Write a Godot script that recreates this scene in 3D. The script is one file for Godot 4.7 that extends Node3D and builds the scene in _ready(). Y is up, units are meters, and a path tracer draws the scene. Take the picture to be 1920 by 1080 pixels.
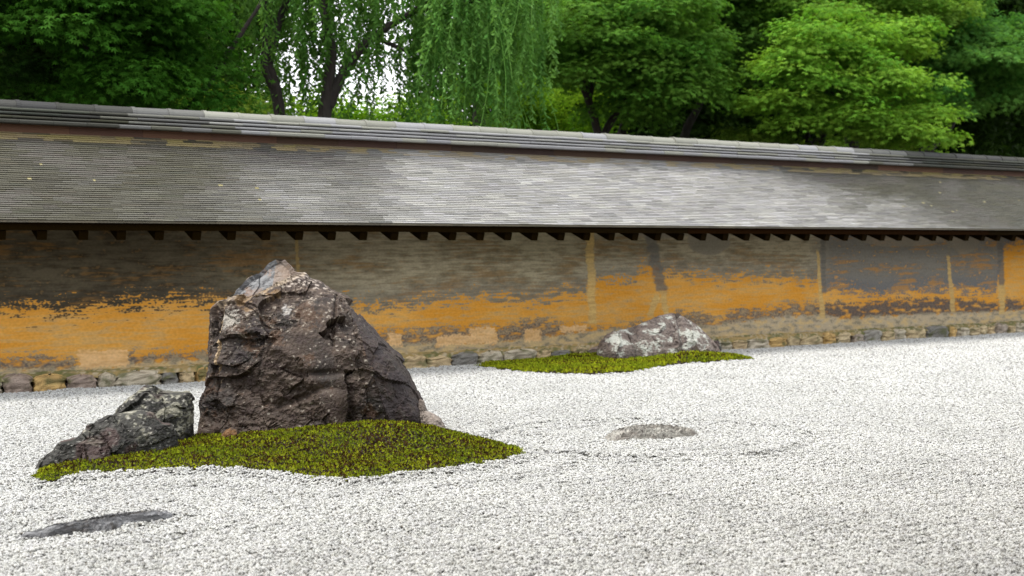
extends Node3D
# A raked dry garden: stones on moss, an old earthen wall under a shingled roof, trees behind it.

const TURN := 0.556760            # the wall runs away to the right at this angle
const WALL_GAP := 11.46           # metres from the eye to the wall's foot, square to it

var rng := RandomNumberGenerator.new()
var wall_basis := Basis(Vector3.UP, TURN)
var wall_origin := Vector3.ZERO
var names := {}

# ------------------------------------------------------------------ helpers
func numbered(called: String) -> String:
	var n: int = names.get(called, 0)
	names[called] = n + 1
	return called if n == 0 else "%s_%03d" % [called, n]

func thing(called: String, label: String, category: String, at: Vector3 = Vector3.ZERO, turn: float = 0.0, group: String = "") -> Node3D:
	var o := Node3D.new()
	o.name = numbered(called)
	add_child(o)
	o.position = at
	o.rotation.y = turn
	tag(o, label, category, group)
	return o

func tag(o: Node3D, label: String, category: String, group: String = "", kind: String = "") -> void:
	o.set_meta("label", label)
	o.set_meta("category", category)
	if group != "":
		o.set_meta("group", group)
	if kind != "":
		o.set_meta("kind", kind)

func part(called: String, mesh: Mesh, mat: Material, parent: Node3D, stuff: bool = false) -> MeshInstance3D:
	var o := MeshInstance3D.new()
	o.mesh = mesh
	o.material_override = mat
	if parent == self:
		o.name = numbered(called)
		add_child(o)
	else:
		var n := 0
		var nm := called
		while parent.has_node(nm):
			n += 1
			nm = "%s_%03d" % [called, n]
		o.name = nm
		parent.add_child(o)
	if stuff:
		o.set_meta("kind", "stuff")
	return o

var part_counts := {}
func fast_part(called: String, mesh: Mesh, mat: Material, parent: Node3D) -> MeshInstance3D:
	var o := MeshInstance3D.new()
	o.mesh = mesh
	o.material_override = mat
	var key := str(parent.get_instance_id()) + called
	var n: int = part_counts.get(key, 0)
	part_counts[key] = n + 1
	o.name = called if n == 0 else "%s_%03d" % [called, n]
	parent.add_child(o)
	return o

func to_world(u: float, h: float, v: float) -> Vector3:
	return wall_origin + wall_basis * Vector3(u, h, v)

func noise(sd: int, freq: float, oct: int = 4, kind: int = FastNoiseLite.TYPE_SIMPLEX_SMOOTH) -> FastNoiseLite:
	var n := FastNoiseLite.new()
	n.seed = sd
	n.frequency = freq
	n.noise_type = kind
	n.fractal_octaves = oct
	n.fractal_type = FastNoiseLite.FRACTAL_FBM if oct > 1 else FastNoiseLite.FRACTAL_NONE
	return n

func cells(sd: int, freq: float, warp: float, ret: int = FastNoiseLite.RETURN_CELL_VALUE) -> FastNoiseLite:
	var n := FastNoiseLite.new()
	n.seed = sd
	n.frequency = freq
	n.noise_type = FastNoiseLite.TYPE_CELLULAR
	n.cellular_return_type = ret
	n.cellular_jitter = 1.0
	n.fractal_type = FastNoiseLite.FRACTAL_NONE
	n.domain_warp_enabled = warp > 0.0
	n.domain_warp_amplitude = warp
	n.domain_warp_frequency = freq * 1.6
	n.domain_warp_fractal_octaves = 2
	return n

func mat(color: Color, rough: float = 0.8, vertex: bool = false) -> StandardMaterial3D:
	var m := StandardMaterial3D.new()
	m.albedo_color = Color.WHITE if vertex else color.linear_to_srgb()
	m.roughness = rough
	m.vertex_color_use_as_albedo = vertex
	return m

func relief(m: StandardMaterial3D, sd: int, freq: float, per_metre: float, cm: float, oct: int = 5) -> void:
	var t := NoiseTexture2D.new()
	t.width = 512
	t.height = 512
	t.seamless = true
	t.noise = noise(sd, freq, oct)
	m.heightmap_enabled = true
	m.heightmap_texture = t
	m.heightmap_scale = cm
	m.uv1_triplanar = true
	m.uv1_scale = Vector3.ONE * per_metre

class Soup:
	var v := PackedVector3Array()
	var c := PackedColorArray()
	var n := PackedVector3Array()
	var uv := PackedVector2Array()
	var ix := PackedInt32Array()
	func tri(a: Vector3, b: Vector3, d: Vector3, col: Color) -> void:
		var k := v.size()
		v.append(a); v.append(b); v.append(d)
		c.append(col); c.append(col); c.append(col)
		ix.append(k); ix.append(k + 1); ix.append(k + 2)
	func quad(a: Vector3, b: Vector3, d: Vector3, e: Vector3, col: Color) -> void:
		var k := v.size()
		v.append(a); v.append(b); v.append(d); v.append(e)
		c.append(col); c.append(col); c.append(col); c.append(col)
		ix.append(k); ix.append(k + 1); ix.append(k + 2)
		ix.append(k); ix.append(k + 2); ix.append(k + 3)
	func box(lo: Vector3, hi: Vector3, col: Color) -> void:
		var p := func(i: int) -> Vector3: return Vector3(hi.x if i & 1 else lo.x, hi.y if i & 2 else lo.y, hi.z if i & 4 else lo.z)
		for f in [[4, 6, 7, 5], [1, 3, 2, 0], [0, 2, 6, 4], [5, 7, 3, 1], [2, 3, 7, 6], [0, 4, 5, 1]]:
			quad(p.call(f[0]), p.call(f[1]), p.call(f[2]), p.call(f[3]), col)
	func grid(rows: int, cols: int, wrap: bool, first: int) -> void:
		var last := cols if wrap else cols - 1
		for r in rows - 1:
			for q in last:
				var a := first + r * cols + q
				var b := first + r * cols + (q + 1) % cols
				ix.append(a); ix.append(a + cols); ix.append(b)
				ix.append(b); ix.append(a + cols); ix.append(b + cols)
	func done() -> ArrayMesh:
		var arr := []
		arr.resize(Mesh.ARRAY_MAX)
		arr[Mesh.ARRAY_VERTEX] = v
		if c.size() == v.size():
			arr[Mesh.ARRAY_COLOR] = c
		if n.size() == v.size():
			arr[Mesh.ARRAY_NORMAL] = n
		if uv.size() == v.size():
			arr[Mesh.ARRAY_TEX_UV] = uv
		arr[Mesh.ARRAY_INDEX] = ix
		var m := ArrayMesh.new()
		m.add_surface_from_arrays(Mesh.PRIMITIVE_TRIANGLES, arr)
		return m

func tube(s: Soup, pts: Array, radii: Array, sides: int, rough: float, col: Color, bark: FastNoiseLite) -> void:
	# a tapered limb through the points, with an uneven surface
	var curve := Curve3D.new()
	for i in pts.size():
		var p: Vector3 = pts[i]
		var d := Vector3.ZERO
		if i > 0 and i < pts.size() - 1:
			d = (pts[i + 1] - pts[i - 1]) * 0.18
		curve.add_point(p, -d, d)
	var length := curve.get_baked_length()
	var rows := clampi(int(length / 0.07), 4, 60)
	var first := s.v.size()
	var side := Vector3(1, 0, 0.2).normalized()
	for r in rows:
		var t := float(r) / (rows - 1)
		var p := curve.sample_baked(t * length, true)
		var q := curve.sample_baked(minf(t * length + 0.03, length), true)
		var o := curve.sample_baked(maxf(t * length - 0.03, 0), true)
		var d := (q - o).normalized()
		var x := (side - d * side.dot(d)).normalized()
		var y := d.cross(x)
		var k := t * (radii.size() - 1)
		var rad: float = lerpf(radii[int(k)], radii[mini(int(k) + 1, radii.size() - 1)], k - int(k))
		for a in sides:
			var w := TAU * a / sides
			var out := x * cos(w) + y * sin(w)
			var e := p + out * rad
			var nn := bark.get_noise_3d(e.x * 3.0, e.y, e.z * 3.0)
			s.v.append(e + out * rad * rough * nn)
			var f := 1.0 + 0.7 * bark.get_noise_3d(e.x * 2.0 + 7.0, e.y * 1.3, e.z * 2.0)
			s.c.append(Color(col.r * f, col.g * f, col.b * f))
	s.grid(rows, sides, true, first)

func multi(called: String, mesh: Mesh, m: Material, where: Array[Transform3D], tint: PackedColorArray, parent: Node3D) -> MultiMeshInstance3D:
	var mm := MultiMesh.new()
	mm.transform_format = MultiMesh.TRANSFORM_3D
	mm.use_colors = true
	mm.mesh = mesh
	mm.instance_count = where.size()
	for i in where.size():
		mm.set_instance_transform(i, where[i])
		mm.set_instance_color(i, tint[i])
	var o := MultiMeshInstance3D.new()
	o.multimesh = mm
	o.material_override = m
	o.name = numbered(called) if parent == self else called
	parent.add_child(o, true)
	o.set_meta("kind", "stuff")
	return o

func curve_at(pts: Array, x: float) -> float:
	if x <= pts[0].x:
		return pts[0].y
	for i in range(1, pts.size()):
		if x < pts[i].x:
			var a: Vector2 = pts[i - 1]
			var b: Vector2 = pts[i]
			return lerpf(a.y, b.y, (x - a.x) / maxf(b.x - a.x, 0.001))
	return pts[pts.size() - 1].y

# ------------------------------------------------------------------ scene
func _ready() -> void:
	rng.seed = 20240611
	wall_origin = -(wall_basis * Vector3(0, 0, 1)) * WALL_GAP
	camera_and_light()
	ground()
	build_wall()
	build_moss()
	build_stones()
	build_gravel()
	build_trees()
	build_hall()

func camera_and_light() -> void:
	var cam := Camera3D.new()
	cam.name = "camera"
	cam.position = Vector3(0, 1.3, 0)
	cam.rotation.x = -deg_to_rad(2.0795)
	var lens := CameraAttributesPhysical.new()
	lens.frustum_focal_length = 52.0
	lens.frustum_focus_distance = 8.3
	lens.frustum_near = 0.1
	lens.frustum_far = 900.0
	lens.exposure_aperture = 3.0
	cam.attributes = lens
	cam.fov = 25.98
	cam.near = 0.1
	cam.far = 900.0
	add_child(cam)
	cam.make_current()
	var e := Environment.new()
	e.background_mode = Environment.BG_SKY
	var sk := ProceduralSkyMaterial.new()
	sk.sky_top_color = Color(0.91, 0.925, 0.945)
	sk.sky_horizon_color = Color(0.955, 0.96, 0.965)
	sk.sky_curve = 0.2
	sk.ground_bottom_color = Color(0.35, 0.35, 0.33)
	sk.ground_horizon_color = Color(0.6, 0.6, 0.58)
	sk.sun_angle_max = 1.0
	sk.energy_multiplier = 1.0
	var sky := Sky.new()
	sky.sky_material = sk
	e.sky = sky
	e.tonemap_mode = Environment.TONE_MAPPER_LINEAR
	e.tonemap_exposure = 2.5
	e.sdfgi_enabled = true
	e.ssao_enabled = true
	e.ssil_enabled = true
	var we := WorldEnvironment.new()
	we.name = "environment"
	we.environment = e
	add_child(we)
	var sun := DirectionalLight3D.new()
	sun.name = "sun"
	sun.light_energy = 0.6
	sun.light_color = Color(1.0, 0.98, 0.95)
	sun.light_angular_distance = 20.0
	sun.shadow_enabled = true
	sun.look_at_from_position(Vector3(-3.4, 9.0, 1.2), Vector3(0, 0, 0))
	add_child(sun)

# ------------------------------------------------------------------ ground and gravel
func ground() -> void:
	var s := Soup.new()
	var r := 400.0
	s.quad(Vector3(-r, 0, r), Vector3(-r, 0, -r), Vector3(r, 0, -r), Vector3(r, 0, r), Color.WHITE)
	var m := mat(Color(0.17, 0.16, 0.14), 0.95)
	relief(m, 5, 0.05, 1.2, 1.0)
	var o := part("ground", s.done(), m, self)
	o.position.y = -0.03
	tag(o, "bare grey ground beneath the gravel and the trees", "ground", "", "structure")

var near_moss := PackedVector2Array([Vector2(-2.66, -6.83), Vector2(-2.55, -6.68), Vector2(-2.47, -6.74), Vector2(-2.40, -6.82), Vector2(-2.33, -6.93), Vector2(-2.13, -6.93), Vector2(-1.89, -7.02), Vector2(-1.64, -7.07), Vector2(-1.40, -6.99), Vector2(-1.18, -6.85), Vector2(-0.92, -6.72), Vector2(-0.69, -6.82), Vector2(-0.46, -6.97), Vector2(-0.21, -7.16), Vector2(-0.02, -7.33), Vector2(0.08, -7.55), Vector2(0.06, -7.75), Vector2(-0.09, -7.95), Vector2(-0.24, -8.08), Vector2(-0.43, -8.30), Vector2(-0.85, -9.05), Vector2(-1.60, -9.13), Vector2(-2.11, -8.79), Vector2(-2.08, -8.26), Vector2(-2.26, -7.97), Vector2(-2.50, -7.60), Vector2(-2.66, -7.20)])
var far_moss := PackedVector2Array([Vector2(-0.40, -13.09), Vector2(-0.12, -12.65), Vector2(0.14, -12.44), Vector2(0.49, -12.29), Vector2(0.84, -12.29), Vector2(1.17, -12.39), Vector2(1.31, -12.54), Vector2(1.49, -12.92), Vector2(1.77, -13.32), Vector2(2.07, -13.44), Vector2(2.49, -13.62), Vector2(2.70, -13.80), Vector2(2.57, -14.06), Vector2(2.32, -14.20), Vector2(2.09, -14.26), Vector2(1.60, -14.25), Vector2(1.21, -14.08), Vector2(0.83, -14.0), Vector2(0.35, -13.62), Vector2(-0.04, -13.38)])
var flat_mid := PackedVector2Array([Vector2(0.60, -8.17), Vector2(0.68, -8.12), Vector2(0.88, -8.23), Vector2(1.05, -8.30), Vector2(1.23, -8.37), Vector2(1.25, -8.44), Vector2(1.15, -8.51), Vector2(0.89, -8.63), Vector2(0.69, -8.49)])
var flat_near := PackedVector2Array([Vector2(-2.18, -5.49), Vector2(-2.06, -5.52), Vector2(-1.97, -5.59), Vector2(-1.88, -5.64), Vector2(-1.80, -5.65), Vector2(-1.76, -5.75), Vector2(-1.72, -5.81), Vector2(-1.62, -5.85), Vector2(-1.59, -5.92), Vector2(-1.60, -5.96), Vector2(-1.75, -6.01), Vector2(-1.89, -5.93), Vector2(-1.99, -5.78), Vector2(-2.11, -5.61)])

var rag := noise(33, 7.0, 3)

func ragged(p: Vector2) -> Vector2:
	# the uneven edge of a moss bed
	return p + Vector2(rag.get_noise_2d(p.x, p.y), rag.get_noise_2d(p.x + 31.0, p.y)) * 0.06

func edge_distance(poly: PackedVector2Array, p: Vector2) -> float:
	var best := 1e9
	for i in poly.size():
		var a := poly[i]
		var b := poly[(i + 1) % poly.size()]
		var q := Geometry2D.get_closest_point_to_segment(p, a, b)
		best = minf(best, p.distance_squared_to(q))
	return sqrt(best)

var swell := noise(31, 1.1, 3)
var pits := noise(32, 26.0, 2)

func gravel_height(x: float, z: float) -> float:
	var h := swell.get_noise_2d(x, z) * 0.014 + pits.get_noise_2d(x, z) * 0.0045
	# straight raked furrows, laid along the wall
	var v := x * sin(TURN) + z * cos(TURN)
	h += 0.0025 * sin(v * TAU / 0.075)
	var p := Vector2(x, z)
	if x < 0.9 and z > -9.9 and z < -5.8 and x > -3.6:
		var d := edge_distance(near_moss, p)
		if d < 0.8:
			h += 0.013 * cos(d * TAU / 0.30) * exp(-d / 0.32) + 0.016 * exp(-d / 0.07)
	if x > -0.4 and x < 2.2 and z > -9.8 and z < -6.9:
		var e := Vector2((x - 0.93) / 1.12, (z + 8.33) / 0.86).length()
		h -= 0.020 * exp(-pow((e - 0.95) / 0.050, 2.0)) * (0.6 + 0.8 * absf(swell.get_noise_2d(x * 3.0, z * 3.0 + 9.0)) * 2.0)
		h += 0.010 * exp(-pow((e - 0.87) / 0.05, 2.0)) + 0.008 * exp(-pow((e - 1.03) / 0.05, 2.0))
		h -= 0.010 * exp(-pow((e - 0.66) / 0.04, 2.0))
		var d := edge_distance(flat_mid, p)
		h += 0.004 * exp(-d / 0.08)
	if x < -0.9 and z > -6.8 and z < -4.6:
		var d := edge_distance(flat_near, p)
		h += 0.012 * cos(d * TAU / 0.26) * exp(-d / 0.3) + 0.002 * exp(-d / 0.06)
	if z < -11.5 and x > -1.2 and x < 3.4:
		var d := edge_distance(far_moss, p)
		h += 0.012 * exp(-d / 0.08)
	return h

func pebble(s: Soup, at: Vector3, size: float, col: Color) -> void:
	# an angular chip: an icosahedron pulled out of shape
	var g := (1.0 + sqrt(5.0)) / 2.0
	var p: Array[Vector3] = [Vector3(-1, g, 0), Vector3(1, g, 0), Vector3(-1, -g, 0), Vector3(1, -g, 0), Vector3(0, -1, g), Vector3(0, 1, g), Vector3(0, -1, -g), Vector3(0, 1, -g), Vector3(g, 0, -1), Vector3(g, 0, 1), Vector3(-g, 0, -1), Vector3(-g, 0, 1)]
	var turn := Basis(Vector3(rng.randfn(), rng.randfn(), rng.randfn()).normalized(), rng.randf() * TAU)
	var squash := Vector3(rng.randf_range(0.8, 1.25), rng.randf_range(0.55, 0.95), rng.randf_range(0.7, 1.1))
	for i in 12:
		p[i] = at + turn * (p[i].normalized() * squash * size * rng.randf_range(0.8, 1.15))
	for f in [[0, 11, 5], [0, 5, 1], [0, 1, 7], [0, 7, 10], [0, 10, 11], [1, 5, 9], [5, 11, 4], [11, 10, 2], [10, 7, 6], [7, 1, 8], [3, 9, 4], [3, 4, 2], [3, 2, 6], [3, 6, 8], [3, 8, 9], [4, 9, 5], [2, 4, 11], [6, 2, 10], [8, 6, 7], [9, 8, 1]]:
		s.tri(p[f[0]], p[f[2]], p[f[1]], col)

func build_gravel() -> void:
	var s := Soup.new()
	for i in 14:
		var a := TAU * i / 9.0 + rng.randf_range(-0.3, 0.3)
		var r := rng.randf_range(0.0, 0.008) if i >= 9 else rng.randf_range(0.009, 0.018)
		var w := rng.randf()
		var col := Color(0.515, 0.52, 0.51)
		if w > 0.92:
			col = Color(0.16, 0.14, 0.11)
		elif w > 0.72:
			col = Color(0.29, 0.29, 0.28)
		elif w > 0.55:
			col = Color(0.44, 0.435, 0.41)
		pebble(s, Vector3(cos(a) * r, rng.randf_range(-0.005, 0.004), sin(a) * r), rng.randf_range(0.0042, 0.0072), col)
	var where: Array[Transform3D] = []
	var tint := PackedColorArray()
	var blotch := noise(77, 0.9, 3)
	var wz := wall_basis * Vector3(0, 0, 1)
	var z := -3.6
	while z > -27.0:
		var near := -z
		var step := 0.0225 * clampf(near / 9.5, 1.0, 1.7)
		var half := near * 0.412 + 1.3
		var x := -half
		while x < half:
			var px := x + rng.randf_range(-0.5, 0.5) * step
			var pz := z + rng.randf_range(-0.5, 0.5) * step
			x += step
			if (px * wz.x + pz * wz.z) < -WALL_GAP + 0.01:
				continue
			var p := Vector2(px, pz)
			if pz < -6.6 and pz > -9.2 and px < 0.1 and px > -2.7 and Geometry2D.is_point_in_polygon(ragged(p) + Vector2(rng.randfn(), rng.randfn()) * 0.010, near_moss):
				continue
			if pz < -12.2 and pz > -14.3 and px > -0.5 and px < 2.8 and Geometry2D.is_point_in_polygon(ragged(p) + Vector2(rng.randfn(), rng.randfn()) * 0.010, far_moss):
				continue
			if (pz > -6.1 and pz < -5.4 and px < -1.5 and Geometry2D.is_point_in_polygon(p - Vector2(0, 0.06), flat_near)) or (pz > -8.7 and pz < -8.0 and px > 0.5 and px < 1.3 and Geometry2D.is_point_in_polygon(p, flat_mid)):
				continue
			var k := step / 0.0225 * rng.randf_range(0.88, 1.14)
			var b := Basis(Vector3.UP, rng.randf() * TAU) * Basis(Vector3(1, 0, 0), rng.randf_range(-0.25, 0.25))
			var ky := minf(k, 1.25)
			where.append(Transform3D(b.scaled(Vector3(k, ky, k)), Vector3(px, gravel_height(px, pz) - 0.004 + rng.randf_range(-0.004, 0.003), pz)))
			var t := 1.0 + 0.10 * blotch.get_noise_2d(px, pz) + rng.randf_range(-0.10, 0.08)
			tint.append(Color(t, t * rng.randf_range(0.985, 1.0), t * rng.randf_range(0.95, 1.0)))
		z -= step
	print("gravel clusters ", where.size())
	var o := multi("gravel", s.done(), mat(Color.WHITE, 0.85, true), where, tint, self)
	tag(o, "raked white gravel of small angular chips covering the whole garden floor", "gravel", "", "stuff")

# ------------------------------------------------------------------ moss
func mound_near(x: float, z: float) -> float:
	return 0.115 * exp(-pow((x + 0.80) / 0.46, 2.0) - pow((z + 7.85) / 0.36, 2.0)) + 0.045 * exp(-pow((x + 1.45) / 0.40, 2.0) - pow((z + 7.85) / 0.34, 2.0)) + 0.02 * exp(-pow((x + 2.1) / 0.5, 2.0) - pow((z + 7.4) / 0.4, 2.0))

func mound_far(x: float, z: float) -> float:
	return 0.05 * exp(-pow((x - 1.9) / 0.4, 2.0) - pow((z + 13.75) / 0.35, 2.0)) + 0.03 * exp(-pow((x - 0.75) / 0.35, 2.0) - pow((z + 13.7) / 0.35, 2.0))

func moss_bed(called: String, label: String, poly: PackedVector2Array, mound: Callable, step: float, size: float, lively: float, bright: float, sd: int) -> void:
	var o := thing(called, label, "moss", Vector3.ZERO, 0.0, "moss beds in the gravel")
	var lo := poly[0]
	var hi := poly[0]
	for p in poly:
		lo = lo.min(p)
		hi = hi.max(p)
	var lump := noise(sd, 5.0, 3)
	var patch := noise(sd + 3, 2.2, 3)
	var fine := noise(sd + 5, 14.0, 2)
	var height := func(p: Vector2, inside: bool) -> float:
		var d := edge_distance(poly, p)
		if not inside:
			d = -d
		return 0.046 * clampf(1.0 - exp(-(d + 0.015) / 0.06), -0.9, 1.0) + mound.call(p.x, p.y) * clampf(d / 0.15, 0.0, 1.0) + lump.get_noise_2d(p.x, p.y) * 0.012
	# soil under the moss
	var s := Soup.new()
	var cell := 0.045
	var cols := int((hi.x - lo.x + 0.2) / cell) + 1
	var rows := int((hi.y - lo.y + 0.2) / cell) + 1
	for r in rows:
		for q in cols:
			var p := Vector2(lo.x - 0.1 + q * cell, lo.y - 0.1 + r * cell)
			var inside := Geometry2D.is_point_in_polygon(p, poly)
			s.v.append(Vector3(p.x, height.call(p, inside) - 0.006, p.y))
			s.c.append(Color(0.016, 0.011, 0.005))
	s.grid(rows, cols, false, 0)
	part("soil", s.done(), mat(Color.WHITE, 0.95, true), o)
	# one star of moss: narrow leaves leaning outwards
	var st := Soup.new()
	for ring in 2:
		var count := 7 if ring == 0 else 5
		for i in count:
			var a := TAU * i / count + ring * 0.4 + rng.randf_range(-0.2, 0.2)
			var out := Vector3(cos(a), 0, sin(a))
			var side := Vector3(-sin(a), 0, cos(a))
			var reach := (0.55 if ring == 0 else 0.28) * rng.randf_range(0.85, 1.15)
			var up := 0.28 if ring == 0 else 0.55
			var f := rng.randf_range(0.8, 1.25)
			var col := Color(f, f, f)
			var base := Vector3(0, -0.15 + 0.2 * ring, 0)
			var tip := base + out * reach + Vector3(0, up, 0)
			var mid := base + out * reach * 0.5 + Vector3(0, up * 0.75, 0)
			st.tri(base, mid + side * 0.12, tip, col)
			st.tri(base, tip, mid - side * 0.12, col * 0.92)
	var where: Array[Transform3D] = []
	var tint := PackedColorArray()
	var z := lo.y
	while z < hi.y:
		var x := lo.x
		while x < hi.x:
			var p := Vector2(x + rng.randf_range(-0.5, 0.5) * step, z + rng.randf_range(-0.5, 0.5) * step)
			x += step
			if not Geometry2D.is_point_in_polygon(ragged(p), poly):
				continue
			var k := size * rng.randf_range(0.75, 1.3)
			var b := Basis(Vector3(1, 0, 0), rng.randf_range(-0.35, 0.35)) * Basis(Vector3(0, 0, 1), rng.randf_range(-0.35, 0.35)) * Basis(Vector3.UP, rng.randf() * TAU)
			where.append(Transform3D(b.scaled(Vector3.ONE * k), Vector3(p.x, height.call(p, true) + rng.randf_range(-0.007, 0.006), p.y)))
			var g := patch.get_noise_2d(p.x, p.y) + 0.5 * fine.get_noise_2d(p.x, p.y)
			var c := Color(0.16, 0.20, 0.012).lerp(Color(0.25, 0.27, 0.014), clampf(0.5 + g, 0.0, 1.0))
			if rng.randf() < lively + 0.35 * g - 0.5 * clampf(0.12 - edge_distance(poly, p), 0.0, 1.0) / 0.12:
				c = Color(0.030, 0.016, 0.006).lerp(Color(0.085, 0.042, 0.014), rng.randf())
			var f := rng.randf_range(0.45, 1.35) * bright
			tint.append(Color(c.r * f, c.g * f, c.b * f))
		z += step
	print(called, " stars ", where.size())
	var m := mat(Color.WHITE, 0.9, true)
	m.metallic_specular = 0.1
	m.backlight_enabled = true
	m.backlight = Color(0.3, 0.3, 0.3)
	multi("moss", st.done(), m, where, tint, o)

func build_moss() -> void:
	moss_bed("moss_bed", "mounded green and rust-brown moss bed around the tall brown stone", near_moss, mound_near, 0.0120, 0.0146, 0.40, 1.42, 401)
	moss_bed("moss_bed", "low yellow-green moss bed around the lichened boulder near the wall", far_moss, mound_far, 0.0180, 0.025, 0.20, 1.5, 431)

# ------------------------------------------------------------------ stones
func stone(called: String, label: String, at: Vector3, outline: Array, depth: float, back: float, square: float, skew: float, rough: float, style: String, rows: int, cols: int, sd: int, category: String = "rock") -> Node3D:
	var top := -1e9
	var wide := 0.0
	for p in outline:
		top = maxf(top, p.y)
	var lx := PackedFloat32Array()
	var rx := PackedFloat32Array()
	var ys := PackedFloat32Array()
	for r in rows:
		var t := float(r) / (rows - 1)
		var y := lerpf(-0.12, top - 0.0005, 1.0 - pow(1.0 - t, 1.25))
		var l := 1e9
		var rr := -1e9
		for i in outline.size() - 1:
			var a: Vector2 = outline[i]
			var b: Vector2 = outline[i + 1]
			if (a.y <= y and b.y >= y) or (b.y <= y and a.y >= y):
				var x := lerpf(a.x, b.x, 0.5 if absf(b.y - a.y) < 1e-5 else (y - a.y) / (b.y - a.y))
				l = minf(l, x)
				rr = maxf(rr, x)
		if y <= outline[0].y:
			l = outline[0].x
		if y <= outline[outline.size() - 1].y:
			rr = outline[outline.size() - 1].x
		ys.append(y)
		lx.append(l)
		rx.append(rr)
		wide = maxf(wide, rr - l)
	var big := cells(sd, 2.6 / depth * 0.35, 0.16)
	var mid := cells(sd + 1, 7.0 / depth * 0.35, 0.07)
	var small := cells(sd + 2, 17.0 / depth * 0.35, 0.03)
	var lumps := noise(sd + 3, 2.2 / depth * 0.4, 4)
	var grain := noise(sd + 4, 24.0, 2)
	var ridge := noise(sd + 5, 6.0, 4)
	ridge.fractal_type = FastNoiseLite.FRACTAL_RIDGED
	# one turn round a rounded square, in even steps that are finer on the side towards the garden
	var path := PackedVector2Array()
	var run := PackedFloat32Array()
	var total := 0.0
	for i in 2001:
		var w := TAU * i / 2000.0
		var q := Vector2(signf(cos(w)) * pow(absf(cos(w)), 2.0 / square), signf(sin(w)) * pow(absf(sin(w)), 2.0 / square))
		if i > 0:
			total += Vector2((q.x - path[i - 1].x) * wide * 0.5, (q.y - path[i - 1].y) * depth).length() * (1.0 if q.y > -0.2 else 0.35)
		path.append(q)
		run.append(total)
	var ring := PackedVector2Array()
	var at_i := 0
	for q in cols:
		while at_i < 1999 and run[at_i + 1] < total * q / cols:
			at_i += 1
		ring.append(path[at_i].lerp(path[at_i + 1], clampf((total * q / cols - run[at_i]) / maxf(run[at_i + 1] - run[at_i], 1e-9), 0.0, 1.0)))
	# fracture planes: each cell of stone breaks along its own tilted plane
	var g := RandomNumberGenerator.new()
	g.seed = sd
	var seeds: Array[PackedVector3Array] = [PackedVector3Array(), PackedVector3Array()]
	var tilts: Array[PackedVector3Array] = [PackedVector3Array(), PackedVector3Array()]
	var steps: Array[PackedFloat32Array] = [PackedFloat32Array(), PackedFloat32Array()]
	for level in 2:
		for i in (26 if level == 0 else 90):
			seeds[level].append(Vector3(g.randf_range(-0.55, 0.55) * wide, g.randf_range(0.0, 1.0) * top * 1.3, g.randf_range(-0.6, 1.0) * depth))
			tilts[level].append(Vector3(g.randf_range(-1, 1), g.randf_range(-1, 1), g.randf_range(-0.4, 0.4)) * (0.34 if level == 0 else 0.30))
			steps[level].append(g.randf_range(-1.0, 1.0))
	var crag := noise(sd + 12, 9.0, 3)
	crag.fractal_type = FastNoiseLite.FRACTAL_RIDGED
	var bend := noise(sd + 11, 1.6 / depth, 3)
	var base: Array[Vector3] = []
	base.resize(rows * cols)
	for r in rows:
		var a := (rx[r] - lx[r]) * 0.5
		var xc := (rx[r] + lx[r]) * 0.5
		var t := clampf(ys[r] / top, 0.0, 1.0)
		var hd := depth * pow(clampf(2.0 * a / wide, 0.02, 1.0), 0.75) * sqrt(maxf(1.0 - t * t * t, 0.0))
		for q in cols:
			var ex := ring[q].x
			var ez := ring[q].y
			var x := xc + a * ex
			base[r * cols + q] = Vector3(x, ys[r], hd * ez - back * t + skew * x)
	var soup := Soup.new()
	soup.v.resize(rows * cols)
	soup.c.resize(rows * cols)
	for r in rows:
		for q in cols:
			var p := base[r * cols + q]
			var du := base[r * cols + (q + 1) % cols] - base[r * cols + (q + cols - 1) % cols]
			var dv := base[mini(r + 1, rows - 1) * cols + q] - base[maxi(r - 1, 0) * cols + q]
			var nrm := dv.cross(du)
			nrm = nrm.normalized() if nrm.length() > 1e-9 else Vector3.UP
			if nrm.dot(Vector3(p.x, p.y - top * 0.3, p.z)) < 0.0:
				nrm = -nrm
			var e := p + at
			var facing := lerpf(0.16, 1.0, clampf(absf(nrm.z) * 1.2, 0.0, 1.0))
			var d := 0.0
			var wp := p + Vector3(bend.get_noise_3d(e.x, e.y, e.z), bend.get_noise_3d(e.y + 9.0, e.x, e.z), bend.get_noise_3d(e.z, e.x + 5.0, e.y)) * 0.10 * depth
			for level in 2:
				var best := 1e9
				var k := 0
				var list := seeds[level]
				for i in list.size():
					var dx := list[i] - wp
					var dd := dx.x * dx.x + dx.y * dx.y * 1.5 + dx.z * dx.z
					if dd < best:
						best = dd
						k = i
				d += (tilts[level][k].dot(p - list[k]) * 0.42 / depth * (0.72 if level == 0 else 0.62) + steps[level][k] * (0.014 if level == 0 else 0.006))
			d += 0.03 * lumps.get_noise_3d(e.x, e.y, e.z) + 0.011 * crag.get_noise_3d(e.x, e.y * 1.3, e.z) + 0.010 * mid.get_noise_3d(e.x, e.y * 1.3, e.z)
			d *= facing * depth / 0.42
			var slim := clampf((rx[r] - lx[r]) / (0.55 * wide), 0.12, 1.0)
			d += 0.008 * (ridge.get_noise_3d(e.x, e.y * 1.6, e.z)) * facing
			d += 0.006 * grain.get_noise_3d(e.x, e.y, e.z)
			d = clampf(d * rough * slim, -0.075, lerpf(0.006, 0.06, facing))
			d = marks(style, p, d, nrm)
			soup.v[r * cols + q] = p + nrm * d
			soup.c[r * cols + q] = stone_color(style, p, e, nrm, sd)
	soup.grid(rows, cols, true, 0)
	var apex := soup.v.size()
	var mean := Vector3.ZERO
	for q in cols:
		mean += soup.v[(rows - 1) * cols + q]
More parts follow.
